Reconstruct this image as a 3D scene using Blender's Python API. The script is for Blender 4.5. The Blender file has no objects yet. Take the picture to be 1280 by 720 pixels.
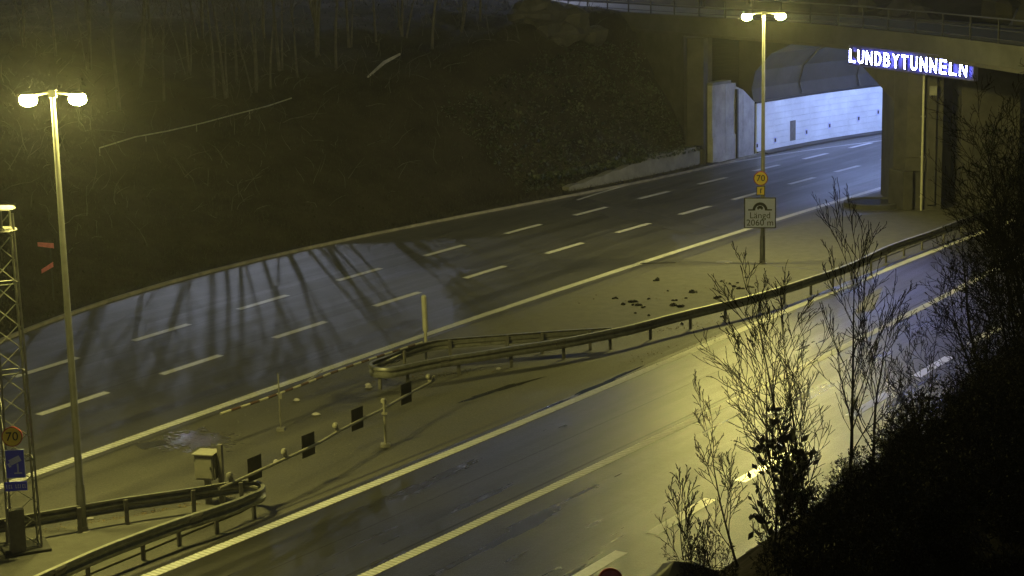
import bpy, math, random
import numpy as np
from mathutils import Vector, Matrix

# ------------------------------------------------------------------ camera
F_PX, TH, RO, CAM_H = 2300.0, 0.1965791, -0.0217067, 13.0529
_f = Vector((0, math.cos(TH), -math.sin(TH)))
_r0 = Vector((1, 0, 0)); _u0 = _r0.cross(_f)
CR = _r0*math.cos(RO) + _u0*math.sin(RO)
CU = -_r0*math.sin(RO) + _u0*math.cos(RO)
scene = bpy.context.scene
cam_d = bpy.data.cameras.new('camera'); cam = bpy.data.objects.new('camera', cam_d)
scene.collection.objects.link(cam); scene.camera = cam
cam_d.sensor_width = 36; cam_d.lens = F_PX/1280*36; cam_d.clip_start = .3; cam_d.clip_end = 3000
m = Matrix((CR, CU, -_f)).transposed().to_4x4(); m.translation = (0, 0, CAM_H); cam.matrix_world = m

# ------------------------------------------------------------------ light
w = bpy.data.worlds.new('World'); scene.world = w; w.use_nodes = True
nt = w.node_tree; bg = nt.nodes['Background']; bg.inputs[1].default_value = 0.0105
sky = nt.nodes.new('ShaderNodeTexSky'); sky.sky_type = 'NISHITA'; sky.sun_disc = False
sky.sun_elevation = math.radians(14); sky.sun_rotation = math.radians(200)
nt.links.new(sky.outputs[0], bg.inputs[0])
scene.view_settings.view_transform = 'Standard'; scene.view_settings.look = 'None'
scene.view_settings.exposure = 0.0; scene.view_settings.gamma = 1
LAMP_L = 3500.0       # radiance of the yellow street lamp lenses
HAZE = 0.00036

# ------------------------------------------------------------------ survey helpers
def G(px, py, z=0.0):
    d = _f + CR*((px-640)/F_PX) - CU*((py-360)/F_PX)
    t = (z-CAM_H)/d.z
    return Vector((d.x*t, d.y*t, z))
AZ = math.radians(33); AX = Vector((math.sin(AZ), math.cos(AZ))); RX = Vector((math.cos(AZ), -math.sin(AZ)))
def uv(p): return (p[0]*AX.x+p[1]*AX.y, p[0]*RX.x+p[1]*RX.y)
def xy(u, v): return (AX.x*u+RX.x*v, AX.y*u+RX.y*v)
class Curve:
    """smooth road line v(u), straight beyond the surveyed stretch"""
    def __init__(s, pts, deg=3, z=0):
        q = [uv(G(x, y, z)) for x, y in pts]
        s.a = min(p[0] for p in q); s.b = max(p[0] for p in q)
        s.c = np.polyfit([p[0] for p in q], [p[1] for p in q], min(deg, len(pts)-1)); s.d = np.polyder(s.c)
    def v(s, u):
        if u < s.a: return float(np.polyval(s.c, s.a) + np.polyval(s.d, s.a)*(u-s.a))
        if u > s.b: return float(np.polyval(s.c, s.b) + np.polyval(s.d, s.b)*(u-s.b))
        return float(np.polyval(s.c, u))
    def p(s, u, off=0, z=0):
        x, y = xy(u, s.v(u)+off); return Vector((x, y, z))
KERB = Curve([(30,415),(200,362),(400,306),(560,275),(700,250),(790,232),(860,214),(940,197)])
EDGE_FAR = Curve([(700,254),(745,246),(880,211),(1000,187),(1102,177)], 2)
ROW_L = Curve([(59,459),(200,415),(331,378),(450,343),(556,313),(652,286),(739,264),(819,244),(890,226)])
ROW_R = Curve([(91,504),(241,456),(375,412),(498,374),(606,340),(704,310),(791,285),(870,263),(937,244),(1002,226),(1059,211)])
EDGE_A = Curve([(40,595),(280,505),(400,463),(520,425),(700,363),(930,285),(1020,262),(1100,235)])
EDGE_B = Curve([(190,718),(330,660),(480,602),(640,535),(805,465),(900,420),(1005,380),(1060,356),(1168,316),(1255,279)])
LINE_C = Curve([(460,718),(560,672),(680,614),(826,545),(960,480),(1060,431),(1168,377),(1240,339)])
LINE_D = Curve([(735,715),(813,666),(892,624),(985,566),(1067,517),(1109,494),(1142,470),(1188,447)], 2)

# ------------------------------------------------------------------ mesh helpers
class MB:
    def __init__(s): s.v = []; s.f = []; s.m = []
    def add(s, vs, fs, mi=0):
        n = len(s.v); s.v += [tuple(v) for v in vs]; s.f += [tuple(i+n for i in f) for f in fs]; s.m += [mi]*len(fs); return s
    def box(s, c, size, rz=0, mi=0, bev=0):
        x, y, z = (q/2 for q in size); co, si = math.cos(rz), math.sin(rz)
        vs = []
        for dz in (-z, z):
            for dx, dy in ((-x,-y),(x,-y),(x,y),(-x,y)):
                vs.append((c[0]+dx*co-dy*si, c[1]+dx*si+dy*co, c[2]+dz))
        return s.add(vs, [(0,3,2,1),(4,5,6,7),(0,1,5,4),(1,2,6,5),(2,3,7,6),(3,0,4,7)], mi)
    def prism(s, poly, z0, z1, mi=0):
        n = len(poly)
        vs = [(p[0], p[1], z0) for p in poly] + [(p[0], p[1], z1) for p in poly]
        area = sum(poly[i][0]*poly[(i+1)%n][1]-poly[(i+1)%n][0]*poly[i][1] for i in range(n))
        idx = list(range(n))
        if area < 0: vs = [(p[0], p[1], z0) for p in poly[::-1]] + [(p[0], p[1], z1) for p in poly[::-1]]
        return s.add(vs, [tuple(idx[::-1]), tuple(i+n for i in idx)] + [(i, (i+1)%n, (i+1)%n+n, i+n) for i in range(n)], mi)
    def tube(s, pts, rad, n=8, mi=0, cap=True):
        pts = [Vector(p) for p in pts]; k = len(pts)
        if not hasattr(rad, '__len__'): rad = [rad]*k
        base = len(s.v); ref = None
        for i, p in enumerate(pts):
            t = (pts[min(i+1, k-1)]-pts[max(i-1, 0)])
            t = t.normalized() if t.length > 1e-9 else Vector((0,0,1))
            if ref is None: ref = Vector((0,0,1)) if abs(t.z) < .9 else Vector((1,0,0))
            a = t.cross(ref); a = a.normalized() if a.length > 1e-6 else t.orthogonal().normalized(); b = t.cross(a)
            ref = -b if False else ref
            for j in range(n):
                an = 2*math.pi*j/n; q = p + (a*math.cos(an)+b*math.sin(an))*rad[i]; s.v.append(tuple(q))
        for i in range(k-1):
            for j in range(n):
                s.f.append((base+i*n+j, base+(i+1)*n+j, base+(i+1)*n+(j+1)%n, base+i*n+(j+1)%n)); s.m.append(mi)
        if cap:
            s.f.append(tuple(base+j for j in range(n))); s.m.append(mi)
            s.f.append(tuple(base+(k-1)*n+j for j in range(n))[::-1]); s.m.append(mi)
        return s
    def lathe(s, c, prof, n=20, mi=0, sx=1, sy=1):
        base = len(s.v)
        for r, z in prof:
            for j in range(n):
                a = 2*math.pi*j/n; s.v.append((c[0]+r*sx*math.cos(a), c[1]+r*sy*math.sin(a), c[2]+z))
        for i in range(len(prof)-1):
            for j in range(n):
                s.f.append((base+i*n+j, base+i*n+(j+1)%n, base+(i+1)*n+(j+1)%n, base+(i+1)*n+j)); s.m.append(mi)
        s.f.append(tuple(base+j for j in range(n))[::-1]); s.m.append(mi)
        s.f.append(tuple(base+(len(prof)-1)*n+j for j in range(n))); s.m.append(mi)
        return s
    def sweep(s, path, prof, mi=0, closed_prof=True):
        """path: list of Vectors (horizontal), prof: list of (out, z) ; out = right-hand side of travel"""
        base = len(s.v); k = len(path); n = len(prof)
        for i, p in enumerate(path):
            t = path[min(i+1, k-1)]-path[max(i-1, 0)]; t.z = 0; t.normalize(); o = Vector((t.y, -t.x, 0))
            for a, z in prof: s.v.append(tuple(Vector(p)+o*a+Vector((0,0,z))))
        for i in range(k-1):
            for j in range(n if closed_prof else n-1):
                s.f.append((base+i*n+j, base+i*n+(j+1)%n, base+(i+1)*n+(j+1)%n, base+(i+1)*n+j)); s.m.append(mi)
        if closed_prof:
            s.f.append(tuple(base+j for j in range(n))); s.f.append(tuple(base+(k-1)*n+j for j in range(n))[::-1]); s.m += [mi, mi]
        return s
    def build(s, name, mat, parent=None, smooth=False, origin=None, bevel=0):
        me = bpy.data.meshes.new(name)
        v = s.v
        if origin is not None: v = [(a-origin[0], b-origin[1], c-origin[2]) for a, b, c in v]
        me.from_pydata(v, [], s.f)
        for mt in (mat if isinstance(mat, (list, tuple)) else [mat]): me.materials.append(mt)
        me.polygons.foreach_set('material_index', s.m)
        if smooth:
            me.polygons.foreach_set('use_smooth', [True]*len(me.polygons))
            try: me.set_sharp_from_angle(angle=math.radians(40))
            except Exception: pass
        me.update()
        o = bpy.data.objects.new(name, me); scene.collection.objects.link(o)
        if origin is not None: o.location = origin
        if parent is not None: o.parent = parent; 
        if bevel:
            b = o.modifiers.new('bevel', 'BEVEL'); b.width = bevel; b.segments = 2; b.limit_method = 'ANGLE'
        return o
def tag(o, label=None, cat=None, group=None, kind=None):
    if label: o['label'] = label
    if cat: o['category'] = cat
    if group: o['group'] = group
    if kind: o['kind'] = kind
    return o
def thing(name, label, cat, loc=(0,0,0), rz=0, group=None):
    o = bpy.data.objects.new(name, None); scene.collection.objects.link(o)
    o.location = loc; o.rotation_euler = (0, 0, rz); o.empty_display_size = .2
    return tag(o, label, cat, group)
def copy_tree(o, parent=None):
    c = o.copy(); scene.collection.objects.link(c); c.parent = parent
    for ch in [x for x in bpy.data.objects if x.parent == o]: copy_tree(ch, c)
    return c
def smoothpath(pts, n=6, closed=False):
    P = [Vector(p) for p in pts]; out = []
    for i in range(len(P)-1):
        p0 = P[max(i-1,0)]; p1 = P[i]; p2 = P[i+1]; p3 = P[min(i+2, len(P)-1)]
        for k in range(n):
            t = k/n
            out.append(.5*((2*p1)+(p2-p0)*t+(2*p0-5*p1+4*p2-p3)*t*t+(3*p1-p0-3*p2+p3)*t**3))
    out.append(P[-1]); return out
def resample(path, step):
    out = [path[0]]; acc = 0
    for a, b in zip(path, path[1:]):
        L = (b-a).length
        while acc+L >= step:
            t = (step-acc)/L; a = a.lerp(b, t); out.append(a); L = (b-a).length; acc = 0
        acc += L
    return out

# ------------------------------------------------------------------ materials
def mat(name, col, rough=.7, metal=0, var=.25, scale=3.0, bump=0, bscale=20, emis=None, estr=0, col2=None, rvar=0, spec=.5, detail=6, coords='Object'):
    mt = bpy.data.materials.new(name); mt.use_nodes = True; n = mt.node_tree.nodes; l = mt.node_tree.links
    b = n['Principled BSDF']
    b.inputs['Roughness'].default_value = rough; b.inputs['Metallic'].default_value = metal
    b.inputs['Specular IOR Level'].default_value = spec
    tc = n.new('ShaderNodeTexCoord')
    if var or col2:
        nz = n.new('ShaderNodeTexNoise'); nz.inputs['Scale'].default_value = scale; nz.inputs['Detail'].default_value = detail
        nz.inputs['Roughness'].default_value = .65
        l.new(tc.outputs[coords], nz.inputs['Vector'])
        rp = n.new('ShaderNodeValToRGB'); c1 = [c*(1-var) for c in col]; c2 = col2 or [min(1, c*(1+var)) for c in col]
        rp.color_ramp.elements[0].position = .3; rp.color_ramp.elements[1].position = .7
        rp.color_ramp.elements[0].color = (*c1, 1); rp.color_ramp.elements[1].color = (*c2, 1)
        l.new(nz.outputs[0], rp.inputs[0]); l.new(rp.outputs[0], b.inputs['Base Color'])
        if rvar:
            mr = n.new('ShaderNodeMapRange'); mr.inputs[3].default_value = rough-rvar; mr.inputs[4].default_value = rough+rvar
            mr.inputs[1].default_value = .3; mr.inputs[2].default_value = .7
            l.new(nz.outputs[0], mr.inputs[0]); l.new(mr.outputs[0], b.inputs['Roughness'])
    else: b.inputs['Base Color'].default_value = (*col, 1)
    if bump:
        n2 = n.new('ShaderNodeTexNoise'); n2.inputs['Scale'].default_value = bscale; n2.inputs['Detail'].default_value = 5
        l.new(tc.outputs[coords], n2.inputs['Vector'])
        bp = n.new('ShaderNodeBump'); bp.inputs['Strength'].default_value = bump; bp.inputs['Distance'].default_value = .02
        l.new(n2.outputs[0], bp.inputs['Height']); l.new(bp.outputs[0], b.inputs['Normal'])
    if emis:
        b.inputs['Emission Color'].default_value = (*emis, 1); b.inputs['Emission Strength'].default_value = estr
    return mt

def asphalt(name, base, rough=.5, tracks=True, wet=.5, seed=0, bmp=.7):
    """worn damp asphalt: aggregate speckle, long streaks along the lanes, uneven sheen"""
    mt = bpy.data.materials.new(name); mt.use_nodes = True; n = mt.node_tree.nodes; l = mt.node_tree.links
    b = n['Principled BSDF']; tc = n.new('ShaderNodeTexCoord')
    mp = n.new('ShaderNodeMapping'); mp.vector_type = 'POINT'
    mp.inputs['Rotation'].default_value = (0, 0, AZ); mp.inputs['Location'].default_value = (seed*7.3, seed*3.1, 0)
    l.new(tc.outputs['Object'], mp.inputs[0])
    st = n.new('ShaderNodeMapping'); st.inputs['Scale'].default_value = (1.0, .045, 1); l.new(mp.outputs[0], st.inputs[0])
    def noise(src, sc, det=5, rg=.6):
        z = n.new('ShaderNodeTexNoise'); z.inputs['Scale'].default_value = sc; z.inputs['Detail'].default_value = det; z.inputs['Roughness'].default_value = rg
        l.new(src.outputs[0], z.inputs['Vector']); return z
    streak = noise(st, 1.3); big = noise(mp, .22); fine = noise(mp, 15, 4, .9); mid = noise(mp, 2.2)
    def math_(op, a, bb):
        z = n.new('ShaderNodeMath'); z.operation = op
        for i, q in enumerate((a, bb)):
            if hasattr(q, 'outputs'): l.new(q.outputs[0], z.inputs[i])
            else: z.inputs[i].default_value = q
        return z
    f = math_('ADD', math_('MULTIPLY', streak, .9), math_('MULTIPLY', big, .55))
    f = math_('ADD', f, math_('MULTIPLY', mid, .3)); f = math_('ADD', f, math_('MULTIPLY', fine, 2.2))
    rp = n.new('ShaderNodeValToRGB'); rp.color_ramp.elements[0].position = .85; rp.color_ramp.elements[1].position = 1.5
    mr = n.new('ShaderNodeMapRange'); mr.inputs[1].default_value = 1.62; mr.inputs[2].default_value = 2.32; l.new(f.outputs[0], mr.inputs[0])
    rp.color_ramp.elements[0].position = 0; rp.color_ramp.elements[1].position = 1
    rp.color_ramp.elements[0].color = (*[c*.5 for c in base], 1); rp.color_ramp.elements[1].color = (*[c*1.6 for c in base], 1)
    l.new(mr.outputs[0], rp.inputs[0]); l.new(rp.outputs[0], b.inputs['Base Color'])
    g = math_('ADD', math_('MULTIPLY', streak, .6), math_('MULTIPLY', big, .4))
    m2 = n.new('ShaderNodeMapRange'); m2.inputs[1].default_value = .38; m2.inputs[2].default_value = .62
    m2.inputs[3].default_value = rough-.16*wet; m2.inputs[4].default_value = rough+.12
    l.new(g.outputs[0], m2.inputs[0]); l.new(m2.outputs[0], b.inputs['Roughness'])
    bp = n.new('ShaderNodeBump'); bp.inputs['Strength'].default_value = bmp; bp.inputs['Distance'].default_value = .03
    h = math_('ADD', fine, math_('MULTIPLY', mid, .8)); l.new(h.outputs[0], bp.inputs['Height']); l.new(bp.outputs[0], b.inputs['Normal'])
    b.inputs['Specular IOR Level'].default_value = .5
    return mt

M = dict(
    asphalt=asphalt('asphalt', (.052,.051,.050), .38, wet=.3, bmp=.5),
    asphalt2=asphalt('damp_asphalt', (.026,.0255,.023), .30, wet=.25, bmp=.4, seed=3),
    gore=asphalt('old_asphalt', (.056,.054,.047), .62, wet=.3, seed=5),
    patch=asphalt('repair_asphalt', (.04,.039,.038), .5, seed=8),
    patch2=asphalt('pale_repair_asphalt', (.11,.105,.1), .6, seed=9),
    paint=mat('road_paint', (.5,.5,.5), .4, var=.25, scale=9, bump=.3, bscale=60),
    concrete=mat('concrete', (.15,.15,.14), .85, var=.35, scale=1.2, bump=.4, bscale=30, detail=10),
    slab=mat('paved_concrete', (.07,.068,.058), .85, var=.25, scale=2.5, bump=.5, bscale=45, detail=10),
    stained=mat('stained_concrete', (.034,.032,.029), .85, var=.6, scale=.9, bump=.5, bscale=12, detail=12),
    darkconc=mat('dark_concrete', (.034,.034,.034), .85, var=.45, scale=.7, bump=.4, bscale=10, detail=10),
    white=mat('white_wall_panel', (.62,.67,.72), .4, var=.2, scale=.5, detail=9),
    galv=mat('galvanised_steel', (.24,.24,.21), .5, .6, var=.25, scale=6, bump=.15, bscale=30),
    galvd=mat('dull_galvanised_steel', (.16,.155,.14), .6, .4, var=.3, scale=6),
    pole=mat('lamp_pole_steel', (.11,.11,.10), .42, .5, var=.2, scale=4),
    dark=mat('dark_metal', (.015,.015,.018), .6, var=.3, scale=5),
    plate=mat('sign_back', (.035,.03,.028), .6, var=.3, scale=5),
    cab=mat('cabinet_paint', (.2,.195,.16), .55, var=.15, scale=6),
    cabd=mat('cabinet_paint_dark', (.12,.115,.095), .6, var=.25, scale=6),
    red=mat('red_band', (.06,.025,.012), .6, var=.2),
    boomw=mat('boom_white', (.36,.35,.28), .5, var=.2),
    yellow=mat('yellow_sign_face', (.88,.66,.08), .5, var=.06),
    sred=mat('sign_red', (.35,.03,.03), .5, var=.1),
    pink=mat('dull_pink', (.5,.13,.17), .6, var=.3, scale=8),
    blue=mat('sign_blue', (.05,.06,.75), .45, var=.08),
    signw=mat('sign_white', (.5,.54,.8), .5, var=.06),
    black=mat('sign_black', (.012,.012,.012), .5, var=0),
    bark=mat('dark_bark', (.006,.005,.0045), .95, spec=.1, var=.4, scale=8),
    palebark=mat('pale_bark', (.055,.052,.048), .85, var=.5, scale=5),
    leaf=mat('dark_leaf', (.008,.008,.006), .85, var=.5, scale=4),
    ivy=mat('ivy_leaf', (.022,.032,.013), .55, var=.5, scale=3),
    litter=mat('leaf_litter', (.09,.065,.03), .85, var=.6, scale=9),
    grassb=mat('dead_grass', (.026,.024,.014), .95, var=.5, scale=4),
    soil=mat('hillside_ground', (.022,.019,.0135), .97, var=.6, scale=.5, bump=.8, bscale=4, detail=12, spec=.15),
    banksoil=mat('bank_ground', (.014,.011,.009), 1, var=.6, scale=1.5, bump=.8, bscale=6, detail=10, spec=.05),
    vault=mat('vault_concrete', (.022,.022,.023), .85, var=.5, scale=.7, bump=.4, bscale=8),
    rock=mat('rock', (.035,.034,.034), .85, var=.6, scale=.8, bump=.8, bscale=4, detail=12),
    palerock=mat('pale_rock', (.3,.29,.3), .8, var=.4, scale=2, bump=.6, bscale=6),
    water=mat('standing_water', (.02,.02,.022), .05, var=.1, bump=.12, bscale=14, spec=.7),
    wet=mat('wet_film', (.07,.066,.058), .13, var=.3, scale=3, bump=.9, bscale=9, spec=.8),
    lens=mat('lamp_lens', (.9,.9,.8), .3, var=0, emis=(1,.89,.23), estr=LAMP_L),
    lensw=mat('white_lamp_lens', (.9,.9,.9), .3, var=0, emis=(.62,.68,1), estr=11000),
    lensw2=mat('broad_white_lamp_lens', (.9,.9,.9), .3, var=0, emis=(.72,.78,1), estr=5600),
    tube=mat('tunnel_lamp_lens', (.9,.9,.9), .3, var=0, emis=(.36,.48,1), estr=230),
    letter=mat('letter_face', (.8,.8,.8), .4, var=0, emis=(.38,.42,1), estr=85),
    halo=mat('letter_back_light', (.5,.5,.8), .4, var=0, emis=(.2,.22,1), estr=16),
    lettersd=mat('letter_side', (.03,.03,.05), .5, var=0),
    panel=mat('sign_panel', (.06,.06,.16), .5, var=.1),
)
def sheet(name, polys, mt, z, kind='structure', parent=None):
    b = MB()
    for poly in polys:
        b.add([(p[0], p[1], z) for p in poly], [tuple(range(len(poly)))])
    o = b.build(name, mt, parent)
    me = o.data
    for p in me.polygons:
        if p.normal.z < 0: p.flip()
    if kind: o['kind'] = kind
    return o

# ------------------------------------------------------------------ ground and roads
UA, UB = -60, 190
us = [UA+(UB-UA)*i/200 for i in range(201)]
def strip(ca, oa, cb, ob, z, u0=UA, u1=UB, n=160):
    b = MB(); vs = []
    for i in range(n+1):
        u = u0+(u1-u0)*i/n
        vs += [ca.p(u, oa, z), cb.p(u, ob, z)]
    b.add(vs, [(2*i, 2*i+1, 2*i+3, 2*i+2) for i in range(n)]); return b
def sstrip(name, ca, oa, cb, ob, z, mt, **k):
    o = strip(ca, oa, cb, ob, z, **k).build(name, mt)
    for p in o.data.polygons:
        if p.normal.z < 0: p.flip()
    o['kind'] = 'structure'; return o
S = 1500
sheet('ground', [[(-S,-S),(S,-S),(S,S),(-S,S)]], M['soil'], -.03)
sstrip('road', KERB, -.05, EDGE_A, .35, 0.0, M['asphalt'])
sstrip('gore_pavement', EDGE_A, .35, EDGE_B, -.35, 0.0, M['gore'])
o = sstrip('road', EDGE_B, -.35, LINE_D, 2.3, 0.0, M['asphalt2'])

def ribbed(name, c, u0, u1, wd, rib=True, off=0):
    """thermoplastic line with cross ribs"""
    b = MB(); n = int((u1-u0)/1.0)
    vs = []
    for i in range(n+1):
        u = u0+(u1-u0)*i/n; vs += [c.p(u, off-wd/2, .005), c.p(u, off+wd/2, .005)]
    b.add(vs, [(2*i, 2*i+2, 2*i+3, 2*i+1) for i in range(n)], 1 if rib else 0)
    if rib:
        u = u0; k = 0
        while u < u1:
            p = [c.p(u, off-wd/2, .009), c.p(u, off+wd/2, .009), c.p(u+.085, off+wd/2, .013), c.p(u+.085, off-wd/2, .013)]
            b.add(p, [(0,1,2,3)]); u += .135
    o = b.build(name, [M['paint'], M['worn']]); o['kind'] = 'structure'
    for p in o.data.polygons:
        if p.normal.z < 0: p.flip()
    return o
M['kerb'] = mat('kerb_stone', (.17,.16,.14), .85, var=.4, scale=2, bump=.4, bscale=30)
M['glare'] = mat('glare_lit_road_paint', (.75,.75,.75), .3, var=.15, scale=9)  # dashes stand in lamp glare; their brightness is put into the paint colour
M['worn'] = mat('worn_paint', (.30,.30,.27), .6, var=.4, scale=4)
M['dim'] = mat('dirty_paint', (.33,.33,.3), .6, var=.35, scale=3)
ribbed('edge_line', EDGE_A, UA, UB, .32, True)
ribbed('edge_line', EDGE_B, UA, 100, .29, True)
ribbed('lane_line', LINE_C, UA, 100, .28, True)
ribbed('edge_line', EDGE_FAR, uv(G(720,250))[0], UB, .16, False)
M['track'] = asphalt('polished_asphalt', (.042,.041,.041), .34, wet=.3, bmp=.5, seed=2)
M['track2'] = asphalt('polished_damp_asphalt', (.021,.0205,.019), .27, wet=.25, bmp=.4, seed=6)
M['seam'] = mat('bitumen_seam', (.018,.018,.018), .5, var=.5, scale=3)
for c_, offs, mt_ in ((ROW_R, (1.1,2.7,-1.1,-2.7), 'track'), (ROW_L, (-1.1,-2.6), 'track'), (LINE_C, (-1.1,-2.7,1.0,2.4), 'track2')):
    for o_ in offs: sstrip('wheel_track', c_, o_-.26, c_, o_+.26, .0018, M[mt_])
for c_, o_, w_ in ((LINE_C,-.33,.07),(EDGE_A,.42,.05),(EDGE_B,-.62,.06),(ROW_R,-.3,.035),(ROW_L,.25,.03),(EDGE_B,1.9,.03)):
    sstrip('asphalt_seam', c_, o_-w_/2, c_, o_+w_/2, .0034, M['seam'])
def dashes(name, c, centres, ln, wd, per):
    b = MB(); uu = [uv(G(*p))[0] for p in centres]
    k = uu[0]-per
    while k > UA: uu.append(k); k -= per
    k = max(uu)+per
    while k < UB-20: uu.append(k); k += per
    for u in uu:
        q = [u-ln/2+ln*i/4 for i in range(5)]; vs = []
        for t in q: vs += [c.p(t, -wd/2, .006), c.p(t, wd/2, .006)]
        b.add(vs, [(2*i, 2*i+2, 2*i+3, 2*i+1) for i in range(4)])
    o = b.build(name, M['glare'] if c is LINE_D else M['paint']); o['kind'] = 'structure'
    for p in o.data.polygons:
        if p.normal.z < 0: p.flip()
dashes('lane_line', ROW_L, [(59,459),(200,415),(331,378),(450,343),(556,313),(652,286),(739,264),(819,244),(890,226)], 2.75, .28, 5.5)
dashes('lane_line', ROW_R, [(91,504),(241,456),(375,412),(498,374),(606,340),(704,310),(791,285),(870,263),(937,245),(1002,226),(1059,211)], 2.75, .28, 5.5)
dashes('lane_line', LINE_D, [(735,715),(852,645),(957,583),(1088,505),(1165,458)], 2.8, .30, 4.6)
# low kerb of the far carriageway
b = MB(); b.sweep([KERB.p(u) for u in us if u < 96], [(-.11,-.05),(-.11,.11),(.0,.11),(.0,-.05)])
tag(b.build('kerb', M['kerb']), kind='structure')
# repair patches, joints
PT = lambda *l: [G(x, y) for x, y in l]
sheet('road_patch', [PT((700,258),(722,245),(900,287),(870,294))], M['patch'], .003)
sheet('road_patch', [PT((585,405),(900,292),(925,290),(640,392))], M['patch'], .0022)
sheet('road_patch', [PT((1080,372),(1104,358),(1092,388),(1068,392))], M['patch2'], .003)
def blotch(name, cx, cy, a, bb, rot, mt, z, seed, n=26, rough=.35, kind='structure'):
    r = random.Random(seed); c = G(cx, cy); vs = []
    ph = [r.uniform(0, 6.28) for _ in range(4)]
    for i in range(n):
        t = 2*math.pi*i/n; k = 1+rough*(.5*math.sin(2*t+ph[0])+.4*math.sin(3*t+ph[1])+.35*math.sin(5*t+ph[2])+.25*math.sin(9*t+ph[3]))
        x, y = a*k*math.cos(t), bb*k*math.sin(t)
        vs.append((c.x+x*math.cos(rot)-y*math.sin(rot), c.y+x*math.sin(rot)+y*math.cos(rot)))
    return sheet(name, [vs], mt, z, kind)
RD = math.pi/2-AZ
wr = random.Random(12); wb = MB()
def wetspots(n, cx, cy, sx, sy, r0, r1):
    for k in range(n):
        c = G(cx+wr.gauss(0,sx), cy+wr.gauss(0,sy)); a = wr.uniform(r0,r1); e = wr.uniform(.35,1); t0 = wr.uniform(0,3)
        wb.add([(c.x+a*math.cos(q*.785+t0)*wr.uniform(.5,1.2), c.y+a*e*math.sin(q*.785+t0)*wr.uniform(.5,1.2), .004+.00002*(len(wb.f)%300)) for q in range(8)], [tuple(range(8))])
wetspots(700, 249, 550, 17, 5, .03, .12); wetspots(150, 215, 556, 16, 4, .02, .06)
o = wb.build('wet_patch', M['wet']); o['kind'] = 'structure'
for p in o.data.polygons:
    if p.normal.z < 0: p.flip()
blotch('puddle', 625, 487, 1.3, .16, RD-.15, M['water'], .004, 3, rough=.5)
blotch('puddle', 757, 478, 1.5, .12, RD, M['water'], .004, 4, rough=.5)
blotch('puddle', 690, 507, .9, .05, RD, M['water'], .0045, 5, rough=.5)

# raised slabs of the central reserve
isl = [G(-60,760)]+PT((-60,690),(0,672),(56,664),(112,656),(161,649),(240,635),(290,627),(318,624),(322,630),(300,642),(240,666),(178,692),(120,716),(40,752))
b = MB(); b.prism([(p.x,p.y) for p in isl], -.02, .05)
tag(b.build('traffic_island', M['slab'], bevel=.015), kind='structure')
isl2 = PT((480,462),(560,449),(640,438),(740,421),(840,398),(940,375),(1060,340),(1168,298),(1240,268),(1180,262),(1100,268),(1020,275),(935,297),(820,338),(700,382),(600,418),(520,443))
b = MB(); b.prism([(p.x,p.y) for p in isl2], -.02, .035)
tag(b.build('traffic_island', M['slab']), kind='structure')
# slab joints in the reserve: a dark seam by the far lamp
b = MB(); b.sweep([Vector(G(*p)) for p in ((800,330),(870,328),(935,331),(1000,336),(1050,344))], [(-.03,.02),(-.03,.039),(.03,.039),(.03,.02)])
tag(b.build('pavement_joint', M['patch']), kind='structure')

# ------------------------------------------------------------------ terrain
rnd = random.Random(7)
def vnoise(x, y, s=1.0):
    x *= s; y *= s
    return (math.sin(x*1.3+1.7*math.sin(y*.7))+math.sin(y*1.7+1.3*math.sin(x*.9+2))+.5*math.sin(x*3.1+y*2.3)+.5*math.sin(x*2.7-y*3.7+1))/3
# front line of the overpass, left end to right end
PL = [Vector((-34,178,0)), Vector((-8,133,0)), Vector((0.5,118.5,0)), Vector((7.2,105,0)), Vector((10.4,98.7,0)), Vector((13.6,92.6,0)), Vector((15.6,88.4,0)), Vector((17.0,83.8,0)), Vector((18.4,79,0)), Vector((19.9,72.5,0)), Vector((21.6,64,0)), Vector((23.5,54,0))]
PLS = smoothpath(PL, 5)
def side_of_bridge(x, y):
    best = None
    for a, c in zip(PLS, PLS[1:]):
        ab = c-a; t = max(0, min(1, ((x-a.x)*ab.x+(y-a.y)*ab.y)/(ab.x**2+ab.y**2)))
        q = a+ab*t; d = math.hypot(x-q.x, y-q.y)
        if best is None or d < best[0]:
            sgn = (ab.x*(y-a.y)-ab.y*(x-a.x)); best = (d, 1 if sgn > 0 else -1)
    return best[0]*best[1]       # positive: behind the fascia
def hill_z(x, y):
    u, v = uv((x, y)); d = KERB.v(u)-v
    z = .05+.36*max(0, d-1.1)
    if z > 8.2: z = 8.2+(z-8.2)*.12
    # steep rocky cutting close to the portal
    k = max(0, min(1, (u-62)/22)); zz = .05+max(0, d-1.6)*1.15
    zz = min(zz, 7.4+.05*d); z = z*(1-k)+zz*k
    a = min(1, max(0, d-1)/3)
    return z+a*(.22*vnoise(x, y, .5)+.1*vnoise(x, y, 1.9)+k*.35*vnoise(x, y, 1.1))
def grid(name, u0, u1, d0, d1, nu, nd, fn, mt, keep=None):
    vs = []; fs = []
    for i in range(nu+1):
        for j in range(nd+1):
            u = u0+(u1-u0)*i/nu; t = j/nd; d = d0+(d1-d0)*t**1.6
            vs.append(fn(u, d))
    for i in range(nu):
        for j in range(nd):
            q = (i*(nd+1)+j, i*(nd+1)+j+1, (i+1)*(nd+1)+j+1, (i+1)*(nd+1)+j)
            if keep is None or all(keep(vs[k]) for k in q): fs.append(q)
    b = MB(); b.add(vs, fs); o = b.build(name, mt, smooth=True)
    for p in o.data.polygons:
        if p.normal.z < 0: p.flip()
    o['kind'] = 'structure'; return o
def hp(u, d):
    x, y = xy(u, KERB.v(u)-d); return (x, y, hill_z(x, y) if d > .2 else .04)
grid('hillside', -60, 190, .14, 190, 250, 110, hp, M['soil'], keep=lambda p: side_of_bridge(p[0], p[1]) < 1.2)
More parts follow.
